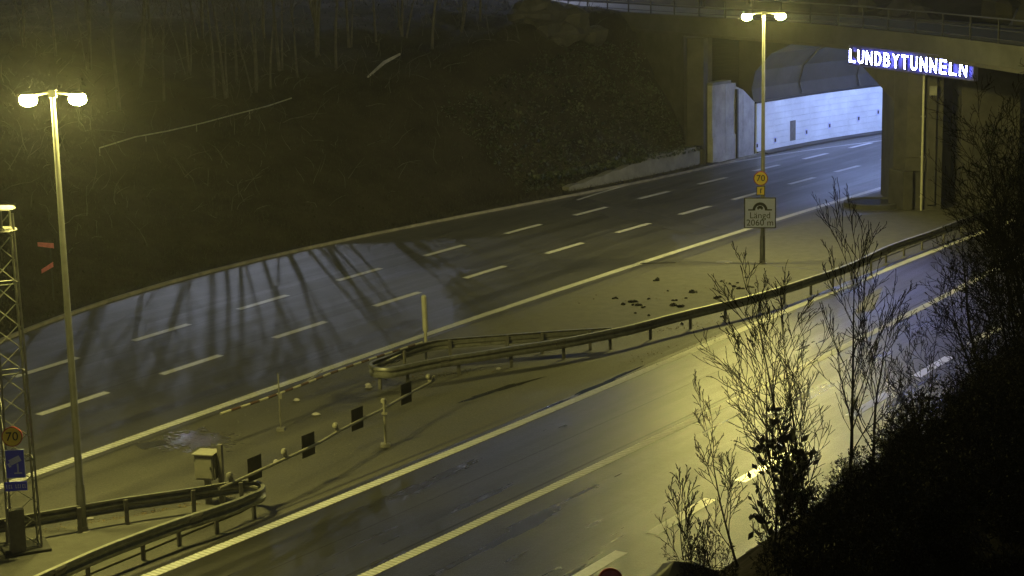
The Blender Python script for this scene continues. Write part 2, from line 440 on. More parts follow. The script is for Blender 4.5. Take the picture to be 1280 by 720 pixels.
# wooded slope behind the overpass
def bz(x, y):
    s = side_of_bridge(x, y)
    return 7.0+max(0, s-7.5)*.22+ (.5*vnoise(x, y, .4)+.25*vnoise(x, y, 1.1))*min(1, max(0, s-7)/3)
b = MB(); vs = []; fs = []; NJ = 44
for i, p in enumerate(PLS):
    t = PLS[min(i+1, len(PLS)-1)]-PLS[max(i-1,0)]; t.normalize(); nrm = Vector((-t.y, t.x, 0))
    for j in range(NJ+1):
        q = p+nrm*(6.6+ (j/NJ)**1.7*150); s = 6.6+(j/NJ)**1.7*150
        vs.append((q.x, q.y, 7.0+max(0, s-7.5)*.2/(1+s/90)+(.5*vnoise(q.x,q.y,.4)+.25*vnoise(q.x,q.y,1.1))*min(1, max(0,s-7)/3)))
for i in range(len(PLS)-1):
    for j in range(NJ): fs.append((i*(NJ+1)+j, (i+1)*(NJ+1)+j, (i+1)*(NJ+1)+j+1, i*(NJ+1)+j+1))
b.add(vs, fs); o = b.build('wooded_slope', M['soil'], smooth=True); o['kind'] = 'structure'
for p in o.data.polygons:
    if p.normal.z < 0: p.flip()
# near bank on the right, below the camera
def bank_z(u, d):
    x, y = xy(u, LINE_D.v(u)+2.2+d)
    z = .72*max(0, d-.2)
    if z > 8: z = 8+(z-8)*.05
    return z + min(1, d/2)*(.25*vnoise(x, y, .9)+.12*vnoise(x, y, 2.6))
def bp_(u, d):
    x, y = xy(u, LINE_D.v(u)+2.2+d); return (x, y, bank_z(u, d) if d > 0 else -.02)
grid('roadside_bank', -50, 78, 0, 60, 150, 60, bp_, M['banksoil'])

# ------------------------------------------------------------------ overpass and tunnel portal
DB, DT = 6.8, 7.85
dk = thing('overpass', 'dark concrete road overpass with steel railing, crossing above the tunnel mouth', 'bridge', PLS[20])
O = Vector(PLS[20])
def ch(b, name, mt, parent=dk, smooth=False, org=None, bevel=0):
    """build with world coordinates as child of an unrotated thing"""
    og = org or parent.location
    o = b.build(name, mt, parent, smooth=smooth, bevel=bevel)
    me = o.data; mtx = Matrix.Translation(-Vector(world_loc(parent))); me.transform(mtx); return o
def world_loc(o):
    l = Vector(o.location)
    while o.parent: o = o.parent; l += Vector(o.location)
    return l
path = PLS
b = MB(); b.sweep(path, [(0,DB),(0,DT),(-.35,DT),(-.35,DT-.12),(-6.2,DT-.12),(-6.2,DT),(-6.6,DT),(-6.6,DB)][::-1])
ch(b, 'deck', M['darkconc'])
b = MB(); b.sweep(path, [(.08,DT-.16),(.08,DT+.02),(-.30,DT+.02),(-.30,DT-.16)][::-1]); ch(b, 'edge_beam', M['darkconc'])
b = MB(); b.sweep(path, [(.05,DB+.02),(.05,DB+.16),(-.02,DB+.16),(-.02,DB+.02)][::-1]); ch(b, 'lower_ledge', M['stained'])
b = MB(); b.sweep(path, [(-.4,DT-.10),(-6.15,DT-.10)], closed_prof=False); o = ch(b, 'roadway', M['patch2'])
for zz, nm in ((DT+1.0,'top_rail'),(DT+.55,'middle_rail'),(DT+.18,'lower_rail')):
    b = MB(); b.tube([p+Vector((0,0,zz)) for p in path], .035 if nm=='top_rail' else .022, 6); ch(b, nm, M['dark'])
for p in resample(path, 2.45)[2:]:
    b = MB(); b.box((p.x, p.y, DT+.5), (.06,.06,1.0), .4); ch(b, 'post', M['dark'])
# abutment left of the tunnel mouth
JB = Vector((10.75,98.6,0))
def poly_between(y0, y1): return [p for p in PLS if y0 >= p.y >= y1]
ab = thing('abutment', 'dark rough stone abutment wall under the left end of the overpass', 'wall', (5,108,0))
lp = [p for p in PLS if p.y > 100.5]+[Vector((10.1,99.3,0))]
b = MB(); b.sweep(lp, [(-.25,-.05),(-.25,DB-.01),(-1.1,DB-.01),(-1.1,-.05)][::-1]); ch(b, 'wall', M['stained'], ab)
b = MB(); b.prism([(9.55,98.3),(10.45,98.3),(10.75,99.0),(10.6,100.6),(9.6,100.6)], -.05, DB-.012); ch(b, 'end_pillar', M['stained'], ab, bevel=.04)
# portal: wing wall, lining
tn = thing('tunnel_portal', 'tunnel mouth with concrete side wall, white panelled inner wall and dark vaulted roof', 'tunnel', (14,102,0))
WA = Vector((10.95,98.75,0)); WB = Vector((13.75,102.55,0))
d = (WB-WA).normalized(); nn = Vector((-d.y, d.x, 0))
def wallseg(b, p, q, h0, h1, th=.5, z0=-.05, off=0):
    dd = (q-p).normalized(); n_ = Vector((-dd.y, dd.x, 0)); p = p+n_*off; q = q+n_*off
    vs = [(p.x,p.y,z0),(q.x,q.y,z0),(q.x,q.y,h1),(p.x,p.y,h0)]
    vs += [(x+n_.x*th, y+n_.y*th, z) for x, y, z in vs]
    b.add(vs, [(0,1,2,3),(7,6,5,4),(3,2,6,7),(0,3,7,4),(1,5,6,2),(0,4,5,1)]); return b
M['wing'] = mat('portal_side_concrete', (.30,.30,.30), .8, var=.3, scale=1.2, bump=.4, bscale=12, detail=10)
p3 = [WA, WA.lerp(WB,.30), WA.lerp(WB,.55), WA.lerp(WB,.72), WB]
hs = [4.2,4.15,3.95,3.7,2.9]
b = MB()
for k in range(4):
    e = (p3[k+1]-p3[k]).normalized()*.012
    wallseg(b, p3[k]+e, p3[k+1]-e, hs[k] , hs[k+1] if k > 1 else hs[k], .5)
    if k != 3: wallseg(b, p3[k]+e, p3[k+1]-e, 1.35, 1.35, .06, z0=.0, off=-.05)
ch(b, 'side_wall', M['wing'], tn, bevel=.01)
b = MB(); wallseg(b, WA-d*.02, WA.lerp(WB,.42), 4.34, 4.34, .55, z0=4.2, off=-.04); ch(b, 'coping', M['concrete'], tn)
b = MB(); b.box((p3[2].x-nn.x*.06, p3[2].y-nn.y*.06, 1.9), (.14,.14,3.8), math.atan2(d.y,d.x)); ch(b, 'duct', M['dark'], tn)
# white lining follows the carriageway
WL = smoothpath([WB+Vector((.12,.0,0)), Vector((17.8,107.1,0)), Vector((21.9,111.0,0)), Vector((27,115.2,0)), Vector((36,121.5,0)), Vector((60,136,0)), Vector((110,162,0))], 6)
rs = resample(WL, 1.9)
b = MB()
for k in range(len(rs)-1):
    e = (rs[k+1]-rs[k]).normalized()*.008
    h = 2.78 if k not in (0,) else 2.85
    for z0 in [i*.35 for i in range(8)]:
        wallseg(b, rs[k]+e, rs[k+1]-e, min(h, z0+.337), min(h, z0+.337), .10, z0=z0)
ch(b, 'lining_panel', M['white'], tn)
b = MB(); b.sweep(WL, [(-.02,2.80),(-.02,2.9),(-.25,2.9),(-.25,2.80)]); ch(b, 'lining_cap', M['dark'], tn)
b = MB(); b.sweep(WL, [(-.18,-.05),(-.18,2.8),(-.35,3.6),(-.1,4.6),(.9,5.6),(2.4,6.25),(5,6.5),(14.5,6.5),(14.5,6.75),(-1.2,6.75),(-1.2,-.05)]); ch(b, 'vault', M['vault'] if 'vault' in M else M['darkconc'], tn)
# ribs across the vault
for k in (2,5,7,9):
    p = WL[min(len(WL)-1, 1+k*2)]; q = WL[min(len(WL)-1, 2+k*2)]; t = (q-p).normalized(); o_ = Vector((t.y,-t.x,0))
    b = MB(); prof = [(-.1,3.0),(-.28,3.6),(0,4.6),(.95,5.5),(2.4,6.12),(5,6.36),(14,6.36)]
    b.tube([p+o_*a+Vector((0,0,z)) for a, z in prof], .06, 6); ch(b, 'vault_rib', M['dark'], tn)
# emergency door-like niche and small markers on the white wall
def on_wall(px, py, w_, h_, name, mt, dep=.03):
    # nearest point of WL seen at that pixel column for height z~1
    best = None
    for a, c in zip(rs, rs[1:]):
        for t in (0,.25,.5,.75):
            q = a.lerp(c, t); vv = Vector((q.x, q.y, -CAM_H)); x = 640+F_PX*vv.dot(CR)/vv.dot(_f)
            if best is None or abs(x-px) < best[0]: best = (abs(x-px), q, (c-a).normalized())
    _, q, t = best; base = Vector((q.x, q.y, 0)); vv = base-Vector((0,0,CAM_H))
    y0 = 360-F_PX*vv.dot(CU)/vv.dot(_f); z = (y0-py)/(F_PX/vv.dot(_f)); o_ = Vector((t.y,-t.x,0))
    b = MB(); c = base+o_*(dep/2+.004)+Vector((0,0,z)); b.box(c, (w_, dep, h_), math.atan2(t.y, t.x)); return ch(b, name, mt, tn)
on_wall(989, 163, .55, 1.15, 'niche_door', M['galvd'])
for px, py in ((946,182),(971,175),(1006,165),(1039,157),(1070,148),(1099,140)):
    on_wall(px, py, .22, .34, 'marker_board', M['signw'], .03); on_wall(px, py, .12, .2, 'marker', M['dark'], .05)
# walkway at the foot of the white wall
b = MB(); b.sweep(WL, [(-.0,-.05),(-.0,.10),(.75,.10),(.75,-.05)][::-1]); ch(b, 'footway', M['darkconc'], tn)

# pier between the two bores
pr = thing('tunnel_pier', 'broad brown stained concrete pier between the two tunnel mouths', 'pier', (18,82,0))
b = MB(); b.prism([(17.35,82.6),(17.75,81.75),(18.9,81.35),(19.25,81.3),(19.35,83.2),(30,97),(26.5,100),(17.6,86.5)], -.05, DB-.013); ch(b, 'pier_wall', M['stained'], pr)
b = MB(); b.prism([(20.15,81.6),(22.6,81.1),(31.5,93),(29.8,94.5),(20.2,83.6)], -.05, DB-.014); ch(b, 'return_wall', M['brownwall'] if 'brownwall' in M else M['stained'], pr)
b = MB(); b.prism([(17.14,82.55),(17.55,81.35),(17.98,81.32),(17.95,81.72),(17.72,81.70),(17.36,82.55)], 0, 1.75); ch(b, 'buttress', M['stained'], pr, bevel=.03)
b = MB(); b.box((18.12,81.55,2.05), (.9,.2,.62), -.32); b.box((18.78,81.3,3.5), (.36,.14,6.5), -.3); ch(b, 'pilaster', M['concreteb'] if 'concreteb' in M else M['stained'], pr, bevel=.02)
# haunch of the opening
b = MB()
hv = [(17.37,82.65,4.75),(15.9,86.0,DB-.02),(17.37,82.65,DB-.02)]
e = Vector((.5,.65,0))
b.add(hv+[(x+e.x*9, y+e.y*9, z) for x, y, z in hv], [(0,2,1),(3,4,5),(0,1,4,3),(1,2,5,4),(0,3,5,2)]); ch(b, 'haunch', M['stained'], pr)
pp = thing('drain_pipe', 'pale thin vertical pipe running down the front of the brown pier', 'pipe', (18.36,81.28,0))
b = MB(); b.tube([(0,0,-.02),(0,0,6.75)], .055, 10)
b.build('pipe', M['boomw'], pp, smooth=True)
for z in (.6,2.4,4.2,6.0):
    b = MB(); b.box((.02,.06,z), (.2,.1,.06)); b.build('bracket', M['galvd'], pp)
# little lamp housing high on the pier
b = MB(); b.box((18.75,81.12,5.35), (.34,.2,.42), -.25); o = b.build('junction_box', M['concrete'], None, origin=(18.75,81.12,5.35), bevel=.03); tag(o, 'small pale box mounted high on the pier just below the lit sign', 'box')

# low parapet beside the far kerb
b = MB(); pa = [KERB.p(u) for u in np.linspace(uv(G(748,243))[0], uv(G(880,208))[0]+.3, 24)]
pts = [p+Vector((-.84,.54,0))*1.0 for p in pa]
vs = []
bs = MB(); n = len(pts)
for i, p in enumerate(pts):
    t = i/(n-1); h = .25+.75*min(1, t*1.6)+.04*math.sin(i*2.1)
    o_ = Vector((.84,-.54,0))
    vs += [p, p+Vector((0,0,h)), p-o_*.4+Vector((0,0,h)), p-o_*.4]
bs.add(vs, [(4*i+j, 4*(i+1)+j, 4*(i+1)+(j+1)%4, 4*i+(j+1)%4) for i in range(n-1) for j in range(3)]+[(0,3,2,1),(4*n-4,4*n-3,4*n-2,4*n-1)])
o = bs.build('low_wall', M['concrete'], None, origin=tuple(pts[n//2])); tag(o, 'low pale weathered concrete wall beside the far kerb, leading to the tunnel mouth', 'wall')
b = MB(); q = pts[-1]
b.tube([q+Vector((-.3,.1,1.02)), q+Vector((.05,-.1,1.02)), q+Vector((.22,-.2,.85)), q+Vector((.25,-.22,0))], .05, 8)
tag(b.build('pipe_bend', M['dark'], None, smooth=True, origin=tuple(q)), 'dark pipe bending down over the end of the low concrete wall', 'pipe')

# ------------------------------------------------------------------ text
def text_mesh(txt, size, depth, ax='CENTER', off=0):
    cu = bpy.data.curves.new('text', 'FONT'); cu.body = txt; cu.size = size; cu.extrude = depth/2; cu.align_x = ax; cu.align_y = 'CENTER'
    cu.resolution_u = 3; cu.offset = off; ob = bpy.data.objects.new('text', cu); scene.collection.objects.link(ob)
    dg = bpy.context.evaluated_depsgraph_get(); me = bpy.data.meshes.new_from_object(ob.evaluated_get(dg))
    bpy.data.objects.remove(ob); return me
def put_text(name, txt, size, parent, loc, rz, mt, depth=.006, sx=1, bold=0):
    """text plane stands upright, facing local -Y"""
    me = text_mesh(txt, size, depth); me.materials.clear(); me.materials.append(mt)
    o = bpy.data.objects.new(name, me); scene.collection.objects.link(o); o.parent = parent
    me.transform(Matrix.Diagonal((sx,1,1,1))); me.transform(Matrix.Rotation(math.pi/2, 4, 'X'))
    o.location = loc; o.rotation_euler = (0,0,rz); return o
# lit portal sign on the fascia
sl = G(1063, 80, 6.2); sr = G(1218, 100, 6.2); sd = (sr-sl); SLn = sd.length; sa = math.atan2(sd.y, sd.x)
sg = thing('tunnel_sign', 'long backlit sign of white letters reading LUNDBYTUNNELN on the overpass edge', 'sign', sl, sa)
b = MB(); b.box((SLn/2, .06, .42), (SLn, .10, .84)); b.build('panel', M['panel'], sg, bevel=.01)
b = MB()
for x0, z0, sx_, sz_ in ((SLn/2,.86,SLn+.08,.05),(SLn/2,-.02,SLn+.08,.05)): b.box((x0,.03,z0), (sx_,.2,sz_))
for x0 in (-.03, SLn+.03): b.box((x0,.03,.42), (.05,.2,.83))
b.build('frame', M['panel'], sg)
word = 'LUNDBYTUNNELN'; cw = (SLn-.3)/len(word)
for i, c_ in enumerate(word):
    me = text_mesh(c_, .86, .10, off=0); xs = [v.co.x for v in me.vertices]; ys = [v.co.y for v in me.vertices]
    wx = max(xs)-min(xs); hy = max(ys)-min(ys)
    me.transform(Matrix.Translation((-(max(xs)+min(xs))/2, -(max(ys)+min(ys))/2, 0)))
    me.transform(Matrix.Diagonal((cw*.70/wx, .60/hy, 1, 1)))
    me.transform(Matrix.Rotation(math.pi/2, 4, 'X'))
    me.materials.clear()
    for k in ('letter','lettersd','halo'): me.materials.append(M[k])
    for p in me.polygons: p.material_index = 0 if p.normal.y < -.5 else (2 if p.normal.y > .5 else 1)
    o = bpy.data.objects.new('letter', me); scene.collection.objects.link(o); o.parent = sg; o.location = (.15+cw*(i+.5), -.16, .42)

# ------------------------------------------------------------------ street lamps
def street_lamp(base, h, arm, label, rz, lean=0):
    t = thing('street_lamp', label, 'street lamp', base, rz, None)
    b = MB(); b.tube([(0,0,0),(0,0,1.1),(0,0,1.12),(0,0,h)], [.105,.10,.085,.052], 16); b.build('pole', M['pole'], t, smooth=True)
    b = MB(); b.lathe((0,0,0), [(.17,0),(.17,.05),(.12,.06),(.12,.16)], 16); b.build('base_flange', M['galvd'], t)
    b = MB(); b.tube([(-arm,0,h-.02),(0,0,h+.06),(arm,0,h-.02)], .032, 8); b.box((0,0,h+.02), (.16,.14,.16)); b.build('arm', M['pole'], t)
    for s in (-1, 1):
        b = MB(); b.lathe((0,0,0), [(.05,.05),(.11,.03),(.14,-.01),(.135,-.03)], 18, sx=1.0, sy=.7)
        hd = b.build('lamp_head', M['dark'], t, smooth=True); hd.location = (s*arm,0,h+.03)
        b = MB(); b.lathe((0,0,0), [(.13,.03),(.175,-.02),(.19,-.08),(.17,-.15),(.11,-.19),(.04,-.21)], 18, sx=1, sy=.7)
        ln = b.build('lens', M['lens'], hd, smooth=True); ln.location = (0,0,-.055)
    return t
L1 = G(104,666); L2 = G(953,330)
l1 = street_lamp(L1, 9.68, .52, 'tall near double-headed street lamp on the island beside the lattice mast', 0)
l2 = street_lamp(L2, 9.48, .62, 'double-headed street lamp in front of the tunnel mouth, carrying the tunnel length sign', -.1)

def bluelamp(base, h, label, rz, k=1, ks=1):
    armlen = 1.2
    t = thing('path_lamp', label, 'street lamp', base, rz)
    b = MB(); b.tube([(0,0,0),(0,0,h-.5),(.1,0,h-.1),(armlen,0,h)], [.09,.06,.05,.04], 12); b.build('pole', M['pole'], t, smooth=True)
    b = MB(); b.box((armlen+.2,0,h+.02), (.6,.26,.1)); hd = b.build('lamp_head', M['dark'], t, bevel=.02)
    b = MB(); b.box((armlen+.2,0,h-.05), (.44*k,.22*k,.04)); b.build('lens', M['lensw'] if ks == 1 else M['lensw2'], hd)
bluelamp((-24.5,150,8.9), 18.7, 'tall white-lit mast lamp far beyond the bare trees', -1.2, 2.1, .9)
bluelamp((1.5,128,7.9), 7.5, 'white-lit lamp standing at the left end of the overpass', -1.0, .55)
# tunnel ceiling lights
for k in range(7):
    i = min(len(WL)-1, 2+k*4); p = WL[i]; t = (WL[min(i+1,len(WL)-1)]-WL[i-1]).normalized(); o_ = Vector((t.y,-t.x,0))
    for a in (4.0, 8.5):
        c = p+o_*a
        th = thing('tunnel_light', 'white strip light under the tunnel roof, %s row' % ('wall side' if a < 5 else 'pier side'), 'ceiling light', (c.x, c.y, 6.3), math.atan2(t.y, t.x), 'strip lights under the tunnel roof')
        b = MB(); b.box((0,0,.02), (1.6,.3,.12)); b.build('housing', M['dark'], th)
        b = MB(); b.box((0,0,-.06), (1.5,.24,.03)); b.build('lens', M['tube'], th)

# signs on the far lamp pole
def disc(b, r, y, dep, n=28, mi=0):
    vs = [(r*math.cos(2*math.pi*i/n), y, r*math.sin(2*math.pi*i/n)) for i in range(n)]+[(r*math.cos(2*math.pi*i/n), y+dep, r*math.sin(2*math.pi*i/n)) for i in range(n)]
    b.add(vs, [tuple(range(n)), tuple(range(n,2*n))[::-1]]+[(i,i+n,(i+1)%n+n,(i+1)%n) for i in range(n)], mi); return b
def round_sign(label, loc, rz, r, txt='70', face='yellow', border='sred', bw=.11):
    t = thing('speed_sign', label, 'road sign', loc, rz)
    b = MB(); disc(b, r, 0, .03); b.build('rim', M[border], t)
    b = MB(); disc(b, r*(1-bw), -.006, .005); b.build('face', M[face], t)
    if txt: put_text('number', txt, r*1.25, t, (0,-.011,0), 0, M['black'], .006)
    b = MB(); b.box((0,.05,0), (.07,.05,.12)); b.build('clamp', M['galvd'], t)
    return t
P2 = L2
def onpole(L, z, off=(0,-.13)): return (L.x+off[0], L.y+off[1], z)
ts = thing('tunnel_length_sign', 'square white sign with tunnel pictogram reading Längd 2060 m on the far lamp pole', 'road sign', onpole(P2, 2.0, (-.12,-.14)), -.12)
b = MB(); b.box((0,.015,0), (1.20,.03,1.18)); b.build('rim', M['black'], ts, bevel=.02)
b = MB(); b.box((0,-.004,0), (1.12,.006,1.10)); b.build('face', M['signw'], ts)
b = MB()   # tunnel arch pictogram
n = 16; ro, ri = .27, .175
vs = []
for i in range(n+1):
    a = math.pi*i/n
    for r in (ro, ri): vs.append((r*math.cos(a)*1.05, -.011, .10+r*math.sin(a)*1.15))
b.add(vs, [(2*i,2*i+1,2*i+3,2*i+2) for i in range(n)])
b.box((-.33,-.011,.12), (.24,.004,.05)); b.box((.33,-.011,.12), (.24,.004,.05))
b.box((0,-.012,.20), (.22,.004,.07)); b.box((0,-.012,.255), (.14,.004,.05)); b.box((-.07,-.012,.15), (.05,.004,.04)); b.box((.07,-.012,.15), (.05,.004,.04))
b.build('pictogram', M['black'], ts)
put_text('lettering', 'Längd', .34, ts, (0,-.012,-.10), 0, M['black'], .006)
put_text('lettering', '2060 m', .34, ts, (0,-.012,-.38), 0, M['black'], .006)
b = MB(); b.box((.1,.06,.3), (.3,.06,.05)); b.box((.1,.06,-.3), (.3,.06,.05)); b.build('clamp', M['galvd'], ts)
round_sign('round yellow speed sign with dark red rim above the tunnel length sign', onpole(P2, 3.32, (-.10,-.14)), -.12, .27)
o_ = thing('supplementary_plate', 'small yellow plate between the round sign and the tunnel length sign', 'road sign', onpole(P2, 2.85, (-.10,-.14)), -.12)
b = MB(); b.box((0,.01,0), (.32,.02,.34)); b.build('rim', M['black'], o_)
b = MB(); b.box((0,-.003,0), (.27,.006,.29)); b.build('face', M['yellow'], o_)
b = MB(); b.box((0,-.009,-.01), (.04,.004,.18)); b.box((.03,-.009,.07), (.06,.004,.03)); b.build('symbol', M['black'], o_)

# ------------------------------------------------------------------ lattice mast at the left edge
mb0 = G(53, 690); MH = 7.35
mr = (G(52,690)-G(31,703)); mw = .62
ma = thing('lattice_mast', 'square steel lattice mast at the left edge with two flat plates on top', 'mast', mb0, .42)
cor = [(-mw/2,-mw/2),(mw/2,-mw/2),(mw/2,mw/2),(-mw/2,mw/2)]; tp = .72
cor = [(-mw,0),(0,0),(.0,mw*.85),(-mw,mw*.85)]
def cp(i, z):
    k = 1-(1-tp)*z/MH; cx, cy = -mw/2, mw*.42
    return Vector((cx+(cor[i][0]-cx)*k, cy+(cor[i][1]-cy)*k, z))
for i in range(4):
    b = MB(); b.tube([cp(i,.0), cp(i,MH)], .026, 6); b.build('leg', M['galv'], ma)
b = MB(); N = 15
for k in range(N):
    z0 = .15+k*(MH-.2)/N; z1 = z0+(MH-.2)/N
    for i in range(4):
        j = (i+1)%4
        b.tube([cp(i, z1), cp(j, z0)], .013, 5)
    if k % 4 == 0:
        for i in range(4): b.tube([cp(i,z0), cp((i+1)%4,z0)], .014, 5)
b.build('bracing', M['galv'], ma)
for z in (MH-.35, MH+.1):
    b = MB(); c = cp(0,z).lerp(cp(2,z),.5); b.lathe((c.x,c.y,z), [(.02,.03),(.31,.02),(.33,-.01),(.02,-.03)], 18); b.build('top_plate', M['galvd'], ma, smooth=True)
b = MB(); c = cp(0,0).lerp(cp(2,0),.5); b.tube([(c.x,c.y,MH-.4),(c.x,c.y,MH+.1)], .04, 8); b.build('spigot', M['galvd'], ma)
b = MB(); b.box((c.x,c.y,.06), (mw+.35,mw+.3,.12)); b.build('base_plate', M['darkconc'], ma, bevel=.02)
b = MB(); b.box((-.50,-.02,.56), (.32,.26,1.0)); b.build('control_box', M['cabd'], ma, bevel=.015)
def mastloc(px, py, z):   # point in front of the mast seen at that pixel
    p = G(px, py, z); return p
def facing(px, py, dist):  # position along the sight line at given ground distance
    d_ = _f + CR*((px-640)/F_PX) - CU*((py-360)/F_PX); t = dist/d_.y; return Vector((d_.x*t, dist, CAM_H+d_.z*t))
D0 = mb0.y-.35
round_sign('round yellow speed sign with number 70 on the lattice mast', facing(15,546,D0), .12, .215)
cs = thing('camera_sign', 'blue sign with a white traffic camera symbol on the lattice mast', 'road sign', facing(19,580,D0), .12)
b = MB(); b.box((0,.01,0), (.40,.02,.62)); b.build('rim', M['signw'], cs)
b = MB(); b.box((0,-.003,0), (.37,.006,.59)); b.build('face', M['blue'], cs)
b = MB()
def rbox(b, cx, cz, w_, h_, an, y=-.01):
    co, si = math.cos(an), math.sin(an)
    b.add([(cx+x*co-z*si, y, cz+x*si+z*co) for x, z in ((-w_/2,-h_/2),(w_/2,-h_/2),(w_/2,h_/2),(-w_/2,h_/2))], [(0,1,2,3)])
rbox(b, 0, .08, .24, .13, .42); rbox(b, -.12, -.02, .05, .09, .42); rbox(b, .05, -.09, .035, .2, 0); rbox(b, .05, -.2, .16, .03, 0)
b.build('symbol', M['signw'], cs)
cs2 = thing('text_plate', 'narrow blue plate with small white lettering under the camera sign', 'road sign', facing(20,608,D0), .12)
b = MB(); b.box((0,.01,0), (.46,.02,.20)); b.build('face', M['blue'], cs2)
b = MB()
for k in range(9):
    if k == 3: continue
    x = -.19+k*.047; rbox(b, x, 0, .012, .085, 0, -.004)
    if k % 2: rbox(b, x+.012, .03, .028, .014, 0, -.004)
    if k % 3: rbox(b, x+.012, -.03, .028, .014, 0, -.004)
b.build('lettering', M['signw'], cs2)

# ------------------------------------------------------------------ guard rails
ZR = .66
def guard_rail(label, line, posts, flip=1, w2=None):
    pth = [Vector((p.x, p.y, 0)) for p in smoothpath([G(x, y, ZR) for x, y in line], 8)]
    t = thing('guard_rail', label, 'guard rail', pth[len(pth)//2])
    prof = [(-.03,ZR),(.055,ZR-.005),(.075,ZR-.05),(.075,ZR-.09),(.015,ZR-.135),(.015,ZR-.17),(.075,ZR-.215),(.075,ZR-.26),(.055,ZR-.30),(.0,ZR-.31),(.0,ZR-.29),(.045,ZR-.28),(.06,ZR-.25),(.06,ZR-.22),(.0,ZR-.175),(.0,ZR-.13),(.06,ZR-.085),(.06,ZR-.055),(.045,ZR-.02),(-.03,ZR-.015)]
    b = MB(); b.sweep(pth, [(a*flip, z) for a, z in (prof if flip > 0 else prof)]); ch(b, 'rail', M['galv'], t, smooth=True)
    for i in range(6, len(pth)-6):
        if sum((pth[q+1]-pth[q]).length for q in range(i))//3.9 != sum((pth[q+1]-pth[q]).length for q in range(i-1))//3.9:
            d_ = (pth[i+1]-pth[i]).normalized(); sg_ = [pth[i]-d_*.16, pth[i]+d_*.16]
            b = MB(); b.sweep(sg_, [(.058,ZR-.008),(.082,ZR-.05),(.082,ZR-.09),(.022,ZR-.135),(.022,ZR-.17),(.082,ZR-.215),(.082,ZR-.26),(.06,ZR-.30),(.05,ZR-.29),(.05,ZR-.02)]); ch(b, 'splice_plate', M['galvd'], t)
    def near(px, py):
        g = G(px, py, ZR); return min(pth, key=lambda q: (q.x-g.x)**2+(q.y-g.y)**2)
    for (px, py) in posts:
        p = near(px, py); i = pth.index(p); d_ = pth[min(i+1,len(pth)-1)]-pth[max(i-1,0)]; a = math.atan2(d_.y, d_.x); o_ = Vector((d_.y,-d_.x,0)).normalized()
        q = p-o_*.07*flip
        b = MB(); b.box((q.x,q.y,(ZR-.03)/2), (.09,.055,ZR-.03), a); ch(b, 'post', M['galvd'], t)
    return t
guard_rail('near guard rail curling back round the speed camera cabinet in a tight loop',
    [(-120,792),(-30,752),(43,720),(120,686),(180,663),(225,647),(260,636),(290,626),(312,617),(324,612),(328,607),(322,602),(308,600),(283,603),(240,610),(156,622),(97,632),(45,641),(0,649),(-80,662)],
    [(30,724),(108,691),(183,662),(226,647),(270,632),(318,614),(300,600),(237,611),(156,622),(97,632),(10,648),(-60,757),(-60,658)], 1)
guard_rail('long guard rail sweeping from its rounded nose by the thick post towards the tunnel pier',
    [(766,409),(700,413),(640,417.5),(590,421),(547,425),(525,430),(505,436),(487,444),(470,450),(464,454),(468,458),(482,459.5),(497,457.5),(527,451),(560,445),(600,439),(640,432.5),(700,423.5),(740,416),(790,405.5),(840,392.5),(890,380.5),(940,368.5),(990,353.5),(1060,330),(1110,307),(1168,287),(1204,273),(1255,254),(1330,228)],
    [(472,459),(511,455),(575,443),(640,433),(703,423),(764,411),(817,399),(867,386),(910,376),(949,365),(984,355),(1015,345),(1042,336),(1069,326),(1092,315),(1114,306),(1136,298),(1156,291),(1180,282),(1204,273),(1230,264),(1255,254),(503,437),(562,424),(636,418),(673,415),(735,411)], 1)

# ------------------------------------------------------------------ barrier booms
ZB = .93
def boom_path(line): return [G(x, y, ZB) for x, y in line]
bm = boom_path([(274,611),(283,607),(327,587),(360,572),(400,553),(425,538),(477,512),(515,490),(538,478)])
e = bm[-1]; bm += [e+Vector((.10,.12,.04)), e+Vector((.09,.12,.16))]
t1 = thing('barrier_boom', 'long pale boom carrying four dark square plates, lowered beside the roadside cabinet', 'barrier', bm[0])
# split into sections of slightly different tone
N1 = len(bm); b = MB(); b.tube(bm, .038, 8); ch(b, 'boom', M['boomt'] if 'boomt' in M else M['cab'], t1, smooth=True)
for px, py in ((321,588),(388,559),(449,526),(510,494)):
    p = G(px, py, ZB); q = bm[0]; dd = Vector((bm[-4].x-bm[1].x, bm[-4].y-bm[1].y, 0)).normalized(); a = math.atan2(dd.y, dd.x)
    sd_ = Vector((-dd.y, dd.x, 0))*.055
    b = MB(); b.box((p.x+sd_.x, p.y+sd_.y, ZB+.05), (.50,.02,.56), a-.1); ch(b, 'plate', M['plate'], t1, bevel=.01)
for px, py in ((289,603),(357,573),(421,540),(481,509),(537,478)):
    p = G(px, py, ZB)
    b = MB(); b.tube([p, p+Vector((0,0,.12))], .02, 6); b.box((p.x,p.y,ZB+.06), (.1,.06,.12)); b.lathe((p.x-.03,p.y-.02,ZB+.17), [(.03,-.06),(.07,-.04),(.075,.02),(.04,.07)], 12); ch(b, 'warning_lantern', M['cab'], t1, smooth=True)
ps = G(482,558)
b = MB(); b.tube([(ps.x,ps.y,0),(ps.x,ps.y,1.24)], .035, 8); b.box((ps.x,ps.y,.04), (.24,.2,.08)); b.box((ps.x-.0,ps.y,ZB-.06),(.14,.12,.05)); ch(b, 'rest_post', M['cab'], t1)
b2 = boom_path([(276,517),(327,500),(375,482),(415,466),(460,450),(500,437),(528,428)])
t2 = thing('striped_barrier_boom', 'red and white banded barrier boom lying alongside the far carriageway edge line', 'barrier', b2[0])
fine = resample(smoothpath(b2, 6), .36)
for mi, (nm, mt_) in enumerate((('white_bands','boomw'),('red_bands','red'))):
    b = MB()
    for k in range(len(fine)-1):
        if k % 2 == mi: b.tube([fine[k], fine[k].lerp(fine[k+1], 1)], .036, 8)
    tag(ch(b, nm, M[mt_], t2), kind=None)
